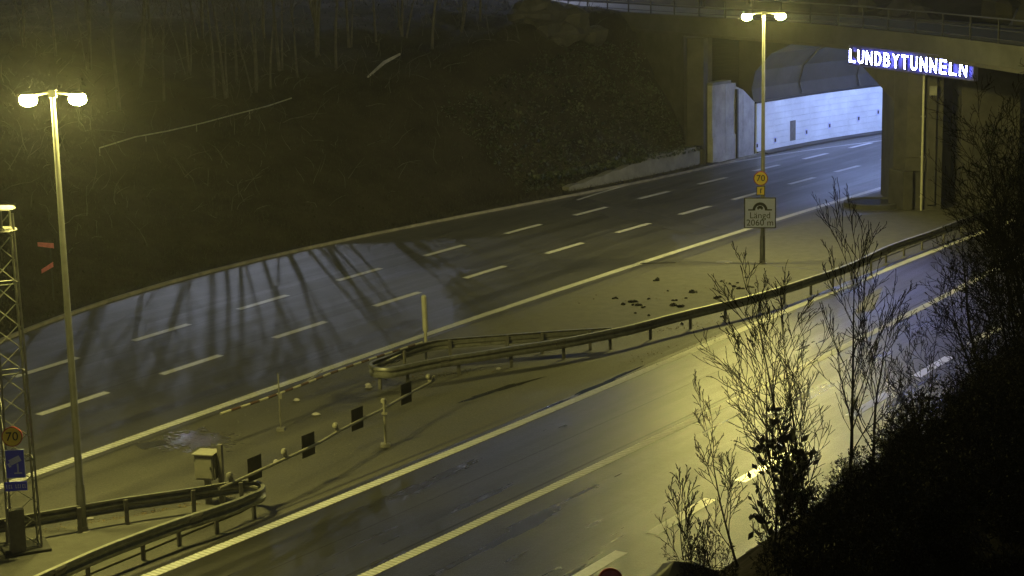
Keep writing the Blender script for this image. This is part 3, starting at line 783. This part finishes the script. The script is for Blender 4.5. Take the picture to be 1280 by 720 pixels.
b = MB(); b.tube(fine, .030, 8); ch(b, 'boom_core', M['galvd'], t2)
hpst = G(533,452)
b = MB(); b.tube([(hpst.x,hpst.y,0),(hpst.x,hpst.y,.95),(hpst.x,hpst.y,.96),(hpst.x-.02,hpst.y,2.0)], [.05,.05,.08,.08], 14); b.lathe((hpst.x-.02,hpst.y,2.0), [(.08,0),(.07,.04),(.03,.07)], 14); ch(b, 'hinge_post', M['boomw'], t2, smooth=True)
q = G(351,538)
b = MB(); b.tube([(q.x,q.y,0),(q.x,q.y,1.55)], .02, 8); b.box((q.x,q.y,.04), (.2,.2,.08)); b.box((q.x+.03,q.y,ZB),(.09,.1,.13)); ch(b, 'rest_post', M['galvd'], t2)
b = MB(); b.tube([G(375,482,ZB), G(403,463,ZB+.05)], .02, 6); ch(b, 'stay', M['galvd'], t2)

# ------------------------------------------------------------------ cabinet
cb = thing('roadside_cabinet', 'boxy pale metal cabinet on two posts inside the near guard rail loop', 'cabinet', G(266,632), -.25)
b = MB(); b.box((-.06,-.05,.98), (.46,.42,.60)); b.build('housing', M['cab'], cb, bevel=.02)
b = MB(); b.box((-.06,-.05,1.29), (.52,.50,.035)); b.build('roof', M['cab'], cb, bevel=.01)
b = MB(); b.box((.19,-.05,.98), (.03,.36,.54)); b.build('side_panel', M['cabd'], cb)  # darker slab covering the right side of the cabinet
b = MB(); b.box((-.05,-.268,.98), (.38,.01,.5)); b.build('door', M['cab'], cb, bevel=.004)
b = MB(); b.box((.11,-.28,.98), (.02,.02,.07)); b.build('handle', M['dark'], cb)
b = MB(); b.box((-.1,.02,.34), (.12,.12,.68)); b.build('leg', M['galvd'], cb)
b = MB(); b.box((.26,-.02,.74), (.10,.12,1.48)); b.build('leg', M['cabd'], cb)

# ------------------------------------------------------------------ small things on the reserve
b = MB(); c = G(905,329); b.lathe((c.x,c.y,.036), [(.33,0),(.33,.012),(.28,.014)], 24); tag(b.build('manhole_cover', M['patch2'], None, origin=tuple(c)), 'round manhole cover set in the reserve left of the far lamp pole', 'manhole cover')
c = G(190,556); b = MB(); b.box((c.x,c.y,.004),(.75,.55,.012),.55); tag(b.build('manhole_cover', M['patch'], None, origin=tuple(c)), 'square drain cover in the pavement beside the bright wet patch', 'manhole cover')
def leafball(b, c, r, n, size, rr, flat=1.0, mi=0):
    for _ in range(n):
        while True:
            p = Vector((rr.uniform(-1,1), rr.uniform(-1,1), rr.uniform(-.0,1)))
            if p.length < 1: break
        p = Vector((c[0]+p.x*r, c[1]+p.y*r, c[2]+p.z*r*flat)); s_ = size*rr.uniform(.6,1.3)
        a = Vector((rr.gauss(0,1), rr.gauss(0,1), rr.gauss(0,.6))).normalized(); t = a.orthogonal().normalized()*s_*.45
        t.rotate(Matrix.Rotation(rr.uniform(0,6.28), 3, a))
        b.add([p-a*s_*.5, p+t, p+a*s_*.5, p-t], [(0,1,2,3)], mi)
rr = random.Random(4)
spots = [(770,373,.22),(779,381,.28),(789,378,.35),(797,382,.3),(803,385,.2),(794,392,.14),(811,374,.14),(821,351,.4),(835,364,.12),(843,382,.4),(849,384,.34),(845,376,.2),(858,373,.14),(865,366,.4),(896,373,.34),(899,372,.2),(902,352,.18),(912,355,.18),(918,359,.24),(924,361,.3),(922,354,.15),(932,347,.12),(937,359,.2),(945,354,.12),(811,395,.16),(852,405,.15),(904,396,.14),(960,362,.12)]
for k, (px, py, r) in enumerate(spots):
    c = G(px, py, .035); b = MB()
    leafball(b, c, r*.25, int(20+r*160), .06, rr, .9)
    for q in range(rr.randint(2,4)): leafball(b, c+Vector((rr.gauss(0,r*.22), rr.gauss(0,r*.3), 0)), r*rr.uniform(.12,.25), int(10+r*60), .055, rr, .9)
    tag(b.build('weed_clump', M['leaf'], None, origin=tuple(c)), 'small dark weed clump growing on the paved reserve behind the long guard rail', 'weed', 'weed clumps on the paved reserve')
# litter and gravel
def debris(name, regions, mt, label, cat, seed, sz):
    r = random.Random(seed); b = MB()
    for (x0,y0,x1,y1,n,wd) in regions:
        for _ in range(n):
            t = r.random(); p = G(x0+(x1-x0)*t, y0+(y1-y0)*t, .0); p += Vector((r.gauss(0,wd), r.gauss(0,wd), 0)); s_ = sz*r.uniform(.5,1.6)
            a = r.uniform(0,6.3); hgt_ = s_*r.uniform(.15,.5)
            vs = [(p.x+s_*math.cos(a+q*1.57+r.uniform(-.3,.3))*.5, p.y+s_*math.sin(a+q*1.57)*.5, .036+(.0 if q%2 else hgt_*.3)) for q in range(4)]+[(p.x, p.y, .036+hgt_)]
            b.add(vs, [(0,1,4),(1,2,4),(2,3,4),(3,0,4)])
    return tag(b.build(name, mt), label, cat, kind='stuff')
debris('leaf_litter', [(50,668,300,622,260,.10),(570,455,900,402,200,.14),(780,455,930,415,60,.2),(470,478,620,462,70,.25),(760,378,960,358,60,.6)], M['litter'], 'dead leaves and grit blown along the feet of the guard rails', 'leaves', 3, .05)
debris('gravel', [(200,560,520,470,120,.8),(400,520,700,470,120,.7),(330,600,600,500,90,.6),(780,470,960,420,80,.5)], M['galvd'], 'loose grit scattered over the pavement between the carriageways', 'gravel', 9, .03)
for k, (px, py, a_) in enumerate(((395,519,.14),(371,501,.1),(461,485,.12),(623,462,.08),(909,330,.12),(345,578,.08),(111,649,.12),(460,482,.1))):
    c = G(px, py, .01); b = MB(); b.lathe((c.x,c.y,.03), [(a_*.6,-.03),(a_,0),(a_*.7,.04),(a_*.2,.06)], 7, sx=1, sy=.55); tag(b.build('stone', M['palerock'], None, origin=tuple(c)), 'small pale piece of debris lying on the pavement between the carriageways', 'debris', 'pale debris pieces on the pavement')

# round kerbed base by the pier
c = G(1092,257); b = MB(); b.lathe((c.x,c.y,0), [(1.35,-.02),(1.35,.2),(1.2,.22),(1.15,.17)], 36); rb = b.build('round_kerb', M['darkconc'], None, origin=(c.x,c.y,0)); tag(rb, 'round kerbed base full of standing water at the foot of the pier', 'kerb')
b = MB(); b.lathe((0,0,0), [(1.13,.172),(1.12,.176)], 36); b.build('water', M['water'], rb)

# two slanted pink stripes on a post behind the near pole
pk = facing(58,318,64); pk.z = pk.z
gz = hill_z(pk.x, pk.y)
t = thing('pink_stripes', 'thin post with two small slanted pink stripes on the dark slope behind the near lamp pole', 'road sign', (pk.x, pk.y, gz-.05), .15)
top = facing(58,306,64).z-gz; bot = facing(62,330,64).z-gz
b = MB(); b.tube([(.14,.04,0),(.14,.04,top+.1)], .025, 8); b.build('post', M['dark'], t)
for zz, sx_, sk in ((top,.55,.1),(bot+.03,.42,-.22)):
    b = MB(); w_=sx_/2; h_=.09
    vs = [(-w_,-.0,zz-h_+sk),(w_,0,zz-h_),(w_,0,zz+h_),(-w_,0,zz+h_*.6+sk)]
    b.add(vs+[(x,y+.02,z) for x,y,z in vs], [(0,1,2,3),(7,6,5,4),(0,4,5,1),(1,5,6,2),(2,6,7,3),(3,7,4,0)]); b.build('stripe', M['pink'], t)

# handrail line on the slope
def hillhit(px, py):
    d_ = _f + CR*((px-640)/F_PX) - CU*((py-360)/F_PX); t = 40.0
    while t < 400:
        p = Vector((0,0,CAM_H))+d_*t
        if p.z < hill_z(p.x, p.y): return Vector((p.x,p.y,hill_z(p.x,p.y)))
        t += .25
    return Vector((p.x,p.y,p.z))
hr = [hillhit(x, y) for x, y in ((125,196),(170,184),(210,175),(255,164),(300,153),(335,143),(365,133))]
t = thing('hillside_handrail', 'thin pale handrail climbing the dark grass slope below the bare trees', 'handrail', hr[0])
b = MB(); b.tube([p+Vector((0,0,.35)) for p in hr], .03, 6); ch(b, 'rail', M['galv'], t)
for p in resample(hr, 3.0):
    b = MB(); b.tube([p-Vector((0,0,.1)), p+Vector((0,0,.35))], .025, 6); ch(b, 'post', M['galvd'], t)
q0 = hillhit(460,101); q1 = hillhit(500,76); qm = hillhit(480,86)
b = MB(); b.tube([q0+Vector((0,0,.15)), qm+Vector((0,0,.3)), q1+Vector((0,0,.2))], [.05,.09,.06], 7)
tag(b.build('fallen_branch', M['palerock'], None, origin=tuple(qm)), 'pale curved fallen branch lying on the upper slope under the trees', 'branch')

# ------------------------------------------------------------------ trees
def tree(h, seed, trunk_r=.07, nbr=16, spread=.55, twig=3, start=.3, lean=(0,0), leaves=0, leafsize=.12, stems=1, up=.7, mats=('bark','bark','leaf'), wig=.05, leafr=(.3,1), tmin=.0058):
    """returns MBs: trunk, branches, leaves (local coordinates, base at origin)"""
    r = random.Random(seed); T = MB(); B = MB(); Lf = MB(); tips = []
    def grow(p, d_, ln, rad, lev, mb):
        n = 5 if lev else 9; pts = [p]; rads = [rad]; dirs = []
        for i in range(n):
            d_ = (d_+Vector((r.gauss(0,1), r.gauss(0,1), r.gauss(0,.6)))*wig*(1+.7*lev)+Vector((0,0,.05*up))).normalized()
            p = p+d_*ln/n; pts.append(p); rads.append(max(tmin, rad*(1-.9*(i+1)/n))); dirs.append(d_)
        mb.tube(pts, rads, 6 if lev == 0 else (4 if lev == 1 else 3), cap=False)
        if lev < twig:
            cnt = int(nbr*.8) if lev == 0 else (7 if lev == 1 else 3)
            for k in range(cnt):
                t = (start+(1-start)*(k+r.random())/cnt) if lev == 0 else (.2+.8*(k+r.random())/cnt)
                i = min(n-1, int(t*n)); f = t*n-i; q = pts[i].lerp(pts[i+1], min(1,f))
                an = r.uniform(0, 6.283); base = dirs[i]; o = base.orthogonal().normalized(); o.rotate(Matrix.Rotation(an, 3, base))
                nd = (base*(1-spread*.6)+o*spread*r.uniform(.7,1.2)+Vector((0,0,.25*up))).normalized()
                rl = ln*(.5 if lev == 0 else .52)*(1-.55*t)*r.uniform(.7,1.25)
                grow(q, nd, rl, max(tmin, rads[i]*.42), lev+1, B)
        if lev >= twig-1: tips.append((pts, dirs))
    for s in range(stems):
        a = r.uniform(0,6.28); off = Vector((math.cos(a), math.sin(a), 0))*(.12*(stems > 1))
        d0 = Vector((lean[0], lean[1], 1))+off*(1.4 if stems > 1 else 0)*r.uniform(.3,1.3)
        grow(off, d0.normalized(), h*(1 if s == 0 else r.uniform(.55,.95)), trunk_r*(1 if s == 0 else .7), 0, T)
    for _ in range(leaves):
        pts, dirs = r.choice(tips); i = r.randrange(1, len(pts)); p = pts[i]
        if not (leafr[0]*h <= p.z <= leafr[1]*h*1.2): continue
        p = p+Vector((r.gauss(0,.03), r.gauss(0,.03), r.gauss(0,.03)))
        a = (dirs[i-1]+Vector((r.gauss(0,.7), r.gauss(0,.7), r.gauss(0,.5)))).normalized(); s_ = leafsize*r.uniform(.6,1.3)
        t = a.orthogonal().normalized(); t.rotate(Matrix.Rotation(r.uniform(0,6.28), 3, a)); t *= s_*.26
        Lf.add([p, p+a*s_*.5+t, p+a*s_, p+a*s_*.5-t], [(0,1,2,3)])
    return T, B, Lf
def make_tree(name, label, cat, loc, rz=0, group=None, mats=('bark','bark','leaf'), **k):
    T, B, Lf = tree(**k); t = thing(name, label, cat, loc, rz, group)
    T.build('trunk', M[mats[0]], t, smooth=True)
    if B.f: B.build('crown', M[mats[1]], t)
    if Lf.f: Lf.build('foliage', M[mats[2]], t)
    return t
def bankpt(px, py):
    """point on the near bank seen at that pixel"""
    d_ = _f + CR*((px-640)/F_PX) - CU*((py-360)/F_PX); t = 14.0
    while t < 90:
        p = Vector((0,0,CAM_H))+d_*t; u, v = uv(p); dd = v-LINE_D.v(u)-2.2; z = bank_z(u, dd) if dd > 0 else 0
        if p.z <= z: return Vector((p.x,p.y,z))
        t += .1
    return p
def at_depth(px, D, dz=-.1):
    """stand on the bank below pixel column px at distance D"""
    x = None
    d_ = _f + CR*((px-640)/F_PX) - CU*(0); x = d_.x/d_.y*D
    u, v = uv((x, D)); dd = v-LINE_D.v(u)-2.2
    return Vector((x, D, (bank_z(u, dd) if dd > 0 else 0)+dz))
TREES = [
 # px column of the foot, distance, height px top -> metres, seed, ...
 dict(px=1064, D=34, h=5.1, seed=11, trunk_r=.042, nbr=22, spread=.42, start=.12, label='tallest slim bare sapling with one straight dark stem, in front of the right carriageway'),
 dict(px=1016, D=34.5, h=4.5, seed=12, trunk_r=.045, nbr=22, spread=.5, start=.1, lean=(-.12,0), stems=2, label='twin-stemmed bare young tree leaning left over the bright yellow road'),
 dict(px=925, D=33.5, h=3.2, seed=13, trunk_r=.03, nbr=14, spread=.5, start=.1, lean=(-.28,0), label='thin bare shrub leaning left above the dashed line, left of the leafy shrub'),
 dict(px=1095, D=38, h=3.6, seed=14, trunk_r=.04, nbr=18, spread=.5, start=.1, lean=(.05,0), label='bare twiggy sapling right of the tallest sapling'),
 dict(px=1160, D=41, h=3.2, seed=15, trunk_r=.025, nbr=12, spread=.6, start=.1, lean=(-.15,0), stems=2, label='spreading bare shrub at the dark bank edge, overlapping the blue-lit road'),
 dict(px=870, D=32.5, h=2.2, seed=16, trunk_r=.018, nbr=12, spread=.35, start=.1, lean=(-.12,0), stems=3, label='low tuft of thin bare shoots at the bottom edge beside the round sign'),
 dict(px=985, D=31.5, h=3.8, seed=17, trunk_r=.03, nbr=16, spread=.45, start=.1, lean=(-.2,0), label='bare shoots rising behind the leafy shrub'),
 dict(px=1235, D=44, h=4.2, seed=18, trunk_r=.06, nbr=24, spread=.7, start=.08, lean=(-.25,0), stems=3, label='large bare shrub at the right edge reaching across the guard rail'),
]
for k in TREES:
    px, D, lab = k.pop('px'), k.pop('D'), k.pop('label'); k['twig'] = 3
    make_tree('bare_tree', lab, 'tree', at_depth(px, D), **k)
make_tree('leafy_shrub', 'dark shrub still holding oval leaves, at the bottom edge before the yellow-lit road', 'shrub', at_depth(962, 29.5), h=2.3, seed=31, trunk_r=.03, nbr=22, spread=.5, twig=2, start=.05, stems=3, leaves=520, leafsize=.17, leafr=(.0,1))
# thicket over the bank: prototypes then copies
protos = [make_tree('bank_bush', 'dense dark leafless bush on the shadowed bank', 'bush', (0,0,0), group='bushes on the shadowed bank', tmin=.0045, h=h_, seed=s_, trunk_r=.02, nbr=16, spread=.8, twig=3, start=.02, stems=5, up=.5, leaves=lv, leafsize=.07, leafr=(0,1)) for h_, s_, lv in ((1.5,41,500),(1.9,42,650),(1.3,43,450))]
rb_ = random.Random(5); first = [True]*3
def bank_bush(px, D, sc, k=None):
    k = rb_.randrange(3) if k is None else k
    p = at_depth(px, D)
    o = protos[k] if first[k] else copy_tree(protos[k]); first[k] = False
    o.location = p; o.rotation_euler = (0,0,rb_.uniform(0,6.28)); o.scale = (sc,)*3
for i in range(130):
    D = rb_.uniform(22, 60); u_min = 0
    # edge column of the bank at that distance
    for px in range(760, 1500, 12):
        q = at_depth(px, D)
        x = q.x; u, v = uv((x, D)); dd = v-LINE_D.v(u)-2.2
        if dd > 4.6: break
    px2 = px+abs(rb_.gauss(0,1))*180
    if px2 > 1400: px2 = rb_.uniform(px, max(px+1,1400))
    bank_bush(px2, D, rb_.uniform(.4,.62)*(1+min(1.0,(px2-px)/220)*.7)*min(1,D/32))
for i in range(90):
    D = rb_.uniform(13, 34); bank_bush(rb_.uniform(max(960, 1290-14*(D-13)), 1420), D, rb_.uniform(.45,.8)*min(1, D/26+.1))
for i in range(70):
    D = rb_.uniform(13, 27); bank_bush(rb_.uniform(1010, 1290), D, rb_.uniform(.35,.6))
# leafy bush high at the right edge lit by the sign
q = at_depth(1305, 42)
make_tree('evergreen_bush', 'small-leaved evergreen bush at the right edge beside the pier', 'bush', q, h=CAM_H-(150+112)/F_PX*42-q.z, seed=61, trunk_r=.06, nbr=20, spread=.7, twig=3, start=.02, stems=3, leaves=1800, leafsize=.11, leafr=(0,1), mats=('bark','bark','ivy'))

for (px, D, top, sd_, ln) in ((1300,36,170,71,-.22),(1290,33,240,72,-.25),(1318,40,105,74,-.25)):
    q = at_depth(px, D); zt = CAM_H-(top+112)/F_PX*D
    make_tree('bare_tree', {71:'bare branching tree at the right edge overhanging the rail end', 72:'lower bare shrub leaning in from the right edge', 73:'bare shrub just left of the dark right edge, over the dashed line', 74:'tallest bare tree at the right edge, reaching up beside the lit sign'}[sd_], 'tree', q, h=max(2, zt-q.z), seed=sd_, trunk_r=.04, nbr=24, spread=.65, twig=3, start=.1, stems=3, lean=(ln,0))
# background bare trees on the upper slope
bgp = [make_tree('background_tree', 'slim bare tree with a pale trunk on the dark upper slope', 'tree', (0,0,0), group='bare trees on the upper slope', mats=('palebark','palebark','leaf'), h=h_, seed=s_, trunk_r=.075, nbr=24, spread=.5, twig=3, tmin=.008, start=.35, stems=st_, lean=ln_, wig=.035) for h_, s_, st_, ln_ in ((10,51,1,(0,0)),(12,52,2,(.05,0)),(9,53,1,(.1,0)),(11,54,3,(-.05,0)))]
rbk = random.Random(8); used = [False]*4
cols = [(150,140),(172,110),(205,128),(235,95),(268,120),(285,126),(296,100),(318,118),(338,112),(352,92),(372,98),(395,70),(420,84),(438,60),(470,52),(505,45),(540,62),(575,40),(600,30),(110,90),(70,70),(30,60),(190,60),(250,50),(330,50),(400,40)]
for i, (px, py) in enumerate(cols):
    k = i % 4; p = hillhit(px, py); o = bgp[k] if not used[k] else copy_tree(bgp[k]); used[k] = True
    o.location = p-Vector((0,0,.2)); o.rotation_euler = (0,0,rbk.uniform(0,6.28)); s_ = rbk.uniform(.75,1.2); o.scale = (s_,)*3
# trees behind the overpass
for i in range(26):
    k = i % 4; j = rbk.randrange(6, len(PLS)-6); t_ = (PLS[j+1]-PLS[j]).normalized(); n_ = Vector((-t_.y, t_.x, 0)); s = rbk.uniform(9, 38)
    q = PLS[j]+n_*s; o = copy_tree(bgp[k]); tag(o, 'bare tree trunk on the wooded slope behind the overpass railing', 'tree', 'trees behind the overpass')
    o.location = (q.x, q.y, 7.0+max(0, s-7.5)*.2/(1+s/90)-.4); o.rotation_euler = (0,0,rbk.uniform(0,6.28)); s_ = rbk.uniform(.7,1.2); o.scale = (s_*1.3,s_*1.3,s_)
# boulders
def boulder_mb(r_, seed, sq=(1,1,.7)):
    r = random.Random(seed); b = MB(); n, m_ = 12, 8; ph = [r.uniform(0,6) for _ in range(6)]
    for i in range(m_+1):
        for j in range(n):
            th_ = math.pi*i/m_; a = 2*math.pi*j/n; d_ = Vector((math.sin(th_)*math.cos(a), math.sin(th_)*math.sin(a), math.cos(th_)))
            k = r_*(1+.22*math.sin(3*d_.x+ph[0])+.18*math.sin(4*d_.y+ph[1])+.15*math.sin(5*d_.z+ph[2])+.08*math.sin(9*d_.x+7*d_.y+ph[3]))
            b.v.append((d_.x*k*sq[0], d_.y*k*sq[1], d_.z*k*sq[2]))
    for i in range(m_):
        for j in range(n):
            b.f.append((i*n+j, (i+1)*n+j, (i+1)*n+(j+1)%n, i*n+(j+1)%n)); b.m.append(0)
    return b
for k, (px, py, r_, mt_) in enumerate(((664,20,1.0,'rock'),(684,26,1.3,'rock'),(706,32,1.2,'rock'),(722,38,.9,'rock'),(683,20,.55,'palerock'),(707,38,.28,'palerock'),(668,17,.22,'palerock'),(700,46,.9,'rock'),(736,45,.8,'rock'))):
    p = hillhit(px, py+6); o = boulder_mb(r_, 70+k).build('boulder', M[mt_], None, smooth=False); o.location = p+Vector((0,0,r_*.3))
    tag(o, 'pale angular rock in the heap below the overpass railing' if mt_ == 'palerock' else 'dark boulder in the rock heap below the left end of the overpass railing', 'rock', 'pale rocks in the heap' if mt_ == 'palerock' else 'dark boulders in the heap')
for i in range(34):
    j = rbk.randrange(14, len(PLS)-8); t_ = (PLS[j+1]-PLS[j]).normalized(); n_ = Vector((-t_.y, t_.x, 0)); s = rbk.uniform(7.6, 24)
    q = PLS[j]+n_*s; r_ = rbk.uniform(.4,1.5); o = boulder_mb(r_, 200+i, (1,1,.9)).build('boulder', M['rock'], None); o.location = (q.x, q.y, 7.0+max(0, s-7.5)*.2/(1+s/90)+r_*.2)
    tag(o, 'grey boulder on the slope behind the overpass roadway', 'rock', 'boulders behind the overpass')
# dark rounded boulder and round sign at the bottom edge
o = boulder_mb(.62, 91, (1.15,.8,1)).build('boulder', M['black'], None, smooth=True); p = facing(843,760,30); o.location = p; tag(o, 'black rounded hump cut off by the bottom edge beside the bare shoots', 'rock')
rs_ = round_sign('round sign with a dull red rim, only its top showing at the bottom edge', facing(763,725,33), 0, .235, None, 'pink', 'sred', .2)
b = MB(); b.tube([(0,.06,.1),(0,.06,-(facing(763,725,33).z)-.05)], .03, 8); b.build('post', M['galvd'], rs_)

# ------------------------------------------------------------------ ground cover
def cover(name, label, cat, mt, n, size, fn, seed, flat=.8):
    r = random.Random(seed); b = MB()
    for _ in range(n):
        p = fn(r)
        if p is None: continue
        s_ = size*r.uniform(.5,1.5); a = r.uniform(0,6.28); lean_ = Vector((r.gauss(0,.5), r.gauss(0,.5), 1)).normalized()*s_; w_ = Vector((math.cos(a), math.sin(a), 0))*s_*.10
        b.add([p-w_, p+w_, p+lean_], [(0,1,2)])
    return tag(b.build(name, mt), label, cat, kind='stuff')
def on_hill(r):
    u = r.uniform(8, 92); d = .4+abs(r.gauss(0,1))*9; x, y = xy(u, KERB.v(u)-d)
    if side_of_bridge(x, y) > -.3: return None
    return Vector((x, y, hill_z(x, y)-.01))
cover('grass', 'short withered grass covering the dark slope beyond the far kerb', 'grass', M['grassb'], 60000, .16, on_hill, 21)
rt = random.Random(33); b = MB()
for _ in range(2600):
    u = rt.uniform(30, 96); dd = 3+rt.random()**.7*34; x, y = xy(u, KERB.v(u)-dd)
    if side_of_bridge(x, y) > -.4: continue
    L_ = rt.uniform(.4, 1.7); p = Vector((x, y, hill_z(x, y)-.03)); d_ = Vector((rt.gauss(0,.7), rt.gauss(0,.7), 1)).normalized(); pts_ = [p]
    for q in range(4):
        d_ = (d_+Vector((rt.gauss(0,.28), rt.gauss(0,.28), rt.gauss(-.08,.2)))).normalized(); pts_.append(pts_[-1]+d_*L_/4)
    b.tube(pts_, [.02,.017,.014,.01,.005], 3, cap=False)
    if rt.random() < .6: b.tube([pts_[2], pts_[2]+(d_+Vector((rt.gauss(0,.8), rt.gauss(0,.8), 0))).normalized()*L_*.4], [.008,.004], 3, cap=False)
tag(b.build('undergrowth', M['palebark']), 'tangled bare brambles and dead stalks over the dark hillside', 'undergrowth', kind='stuff')
r = random.Random(3); b = MB()
for _ in range(9000):
    u = uv(G(700,250))[0]+abs(r.random())*19; d = 1.0+r.random()**1.5*6; x, y = xy(u, KERB.v(u)-d)
    if side_of_bridge(x, y) > -.1: continue
    z = max(hill_z(x, y), .9 if d < 1.6 else 0); leafball(b, (x, y, z-.05), .25, 1, .16, r)
tag(b.build('ivy', M['ivy']), 'ivy and brambles hanging over the low concrete wall by the tunnel mouth', 'ivy', kind='stuff')

# ------------------------------------------------------------------ night haze
if HAZE:
    b = MB(); b.box((20,60,8), (420,420,40)); hz = b.build('haze', None) if False else None
    me = bpy.data.meshes.new('haze'); b2_ = MB(); b2_.box((10,80,16), (500,420,36)); me.from_pydata(b2_.v, [], b2_.f)
    hz = bpy.data.objects.new('haze', me); scene.collection.objects.link(hz); tag(hz, 'thin damp night haze hanging over the road', 'haze', kind='stuff')
    hm = bpy.data.materials.new('haze'); hm.use_nodes = True; n = hm.node_tree.nodes; n.clear()
    out = n.new('ShaderNodeOutputMaterial'); pv = n.new('ShaderNodeVolumePrincipled'); pv.inputs['Density'].default_value = HAZE; pv.inputs['Color'].default_value = (.85,.87,.9,1); pv.inputs['Anisotropy'].default_value = .7
    hm.node_tree.links.new(pv.outputs[0], out.inputs['Volume']); me.materials.append(hm)
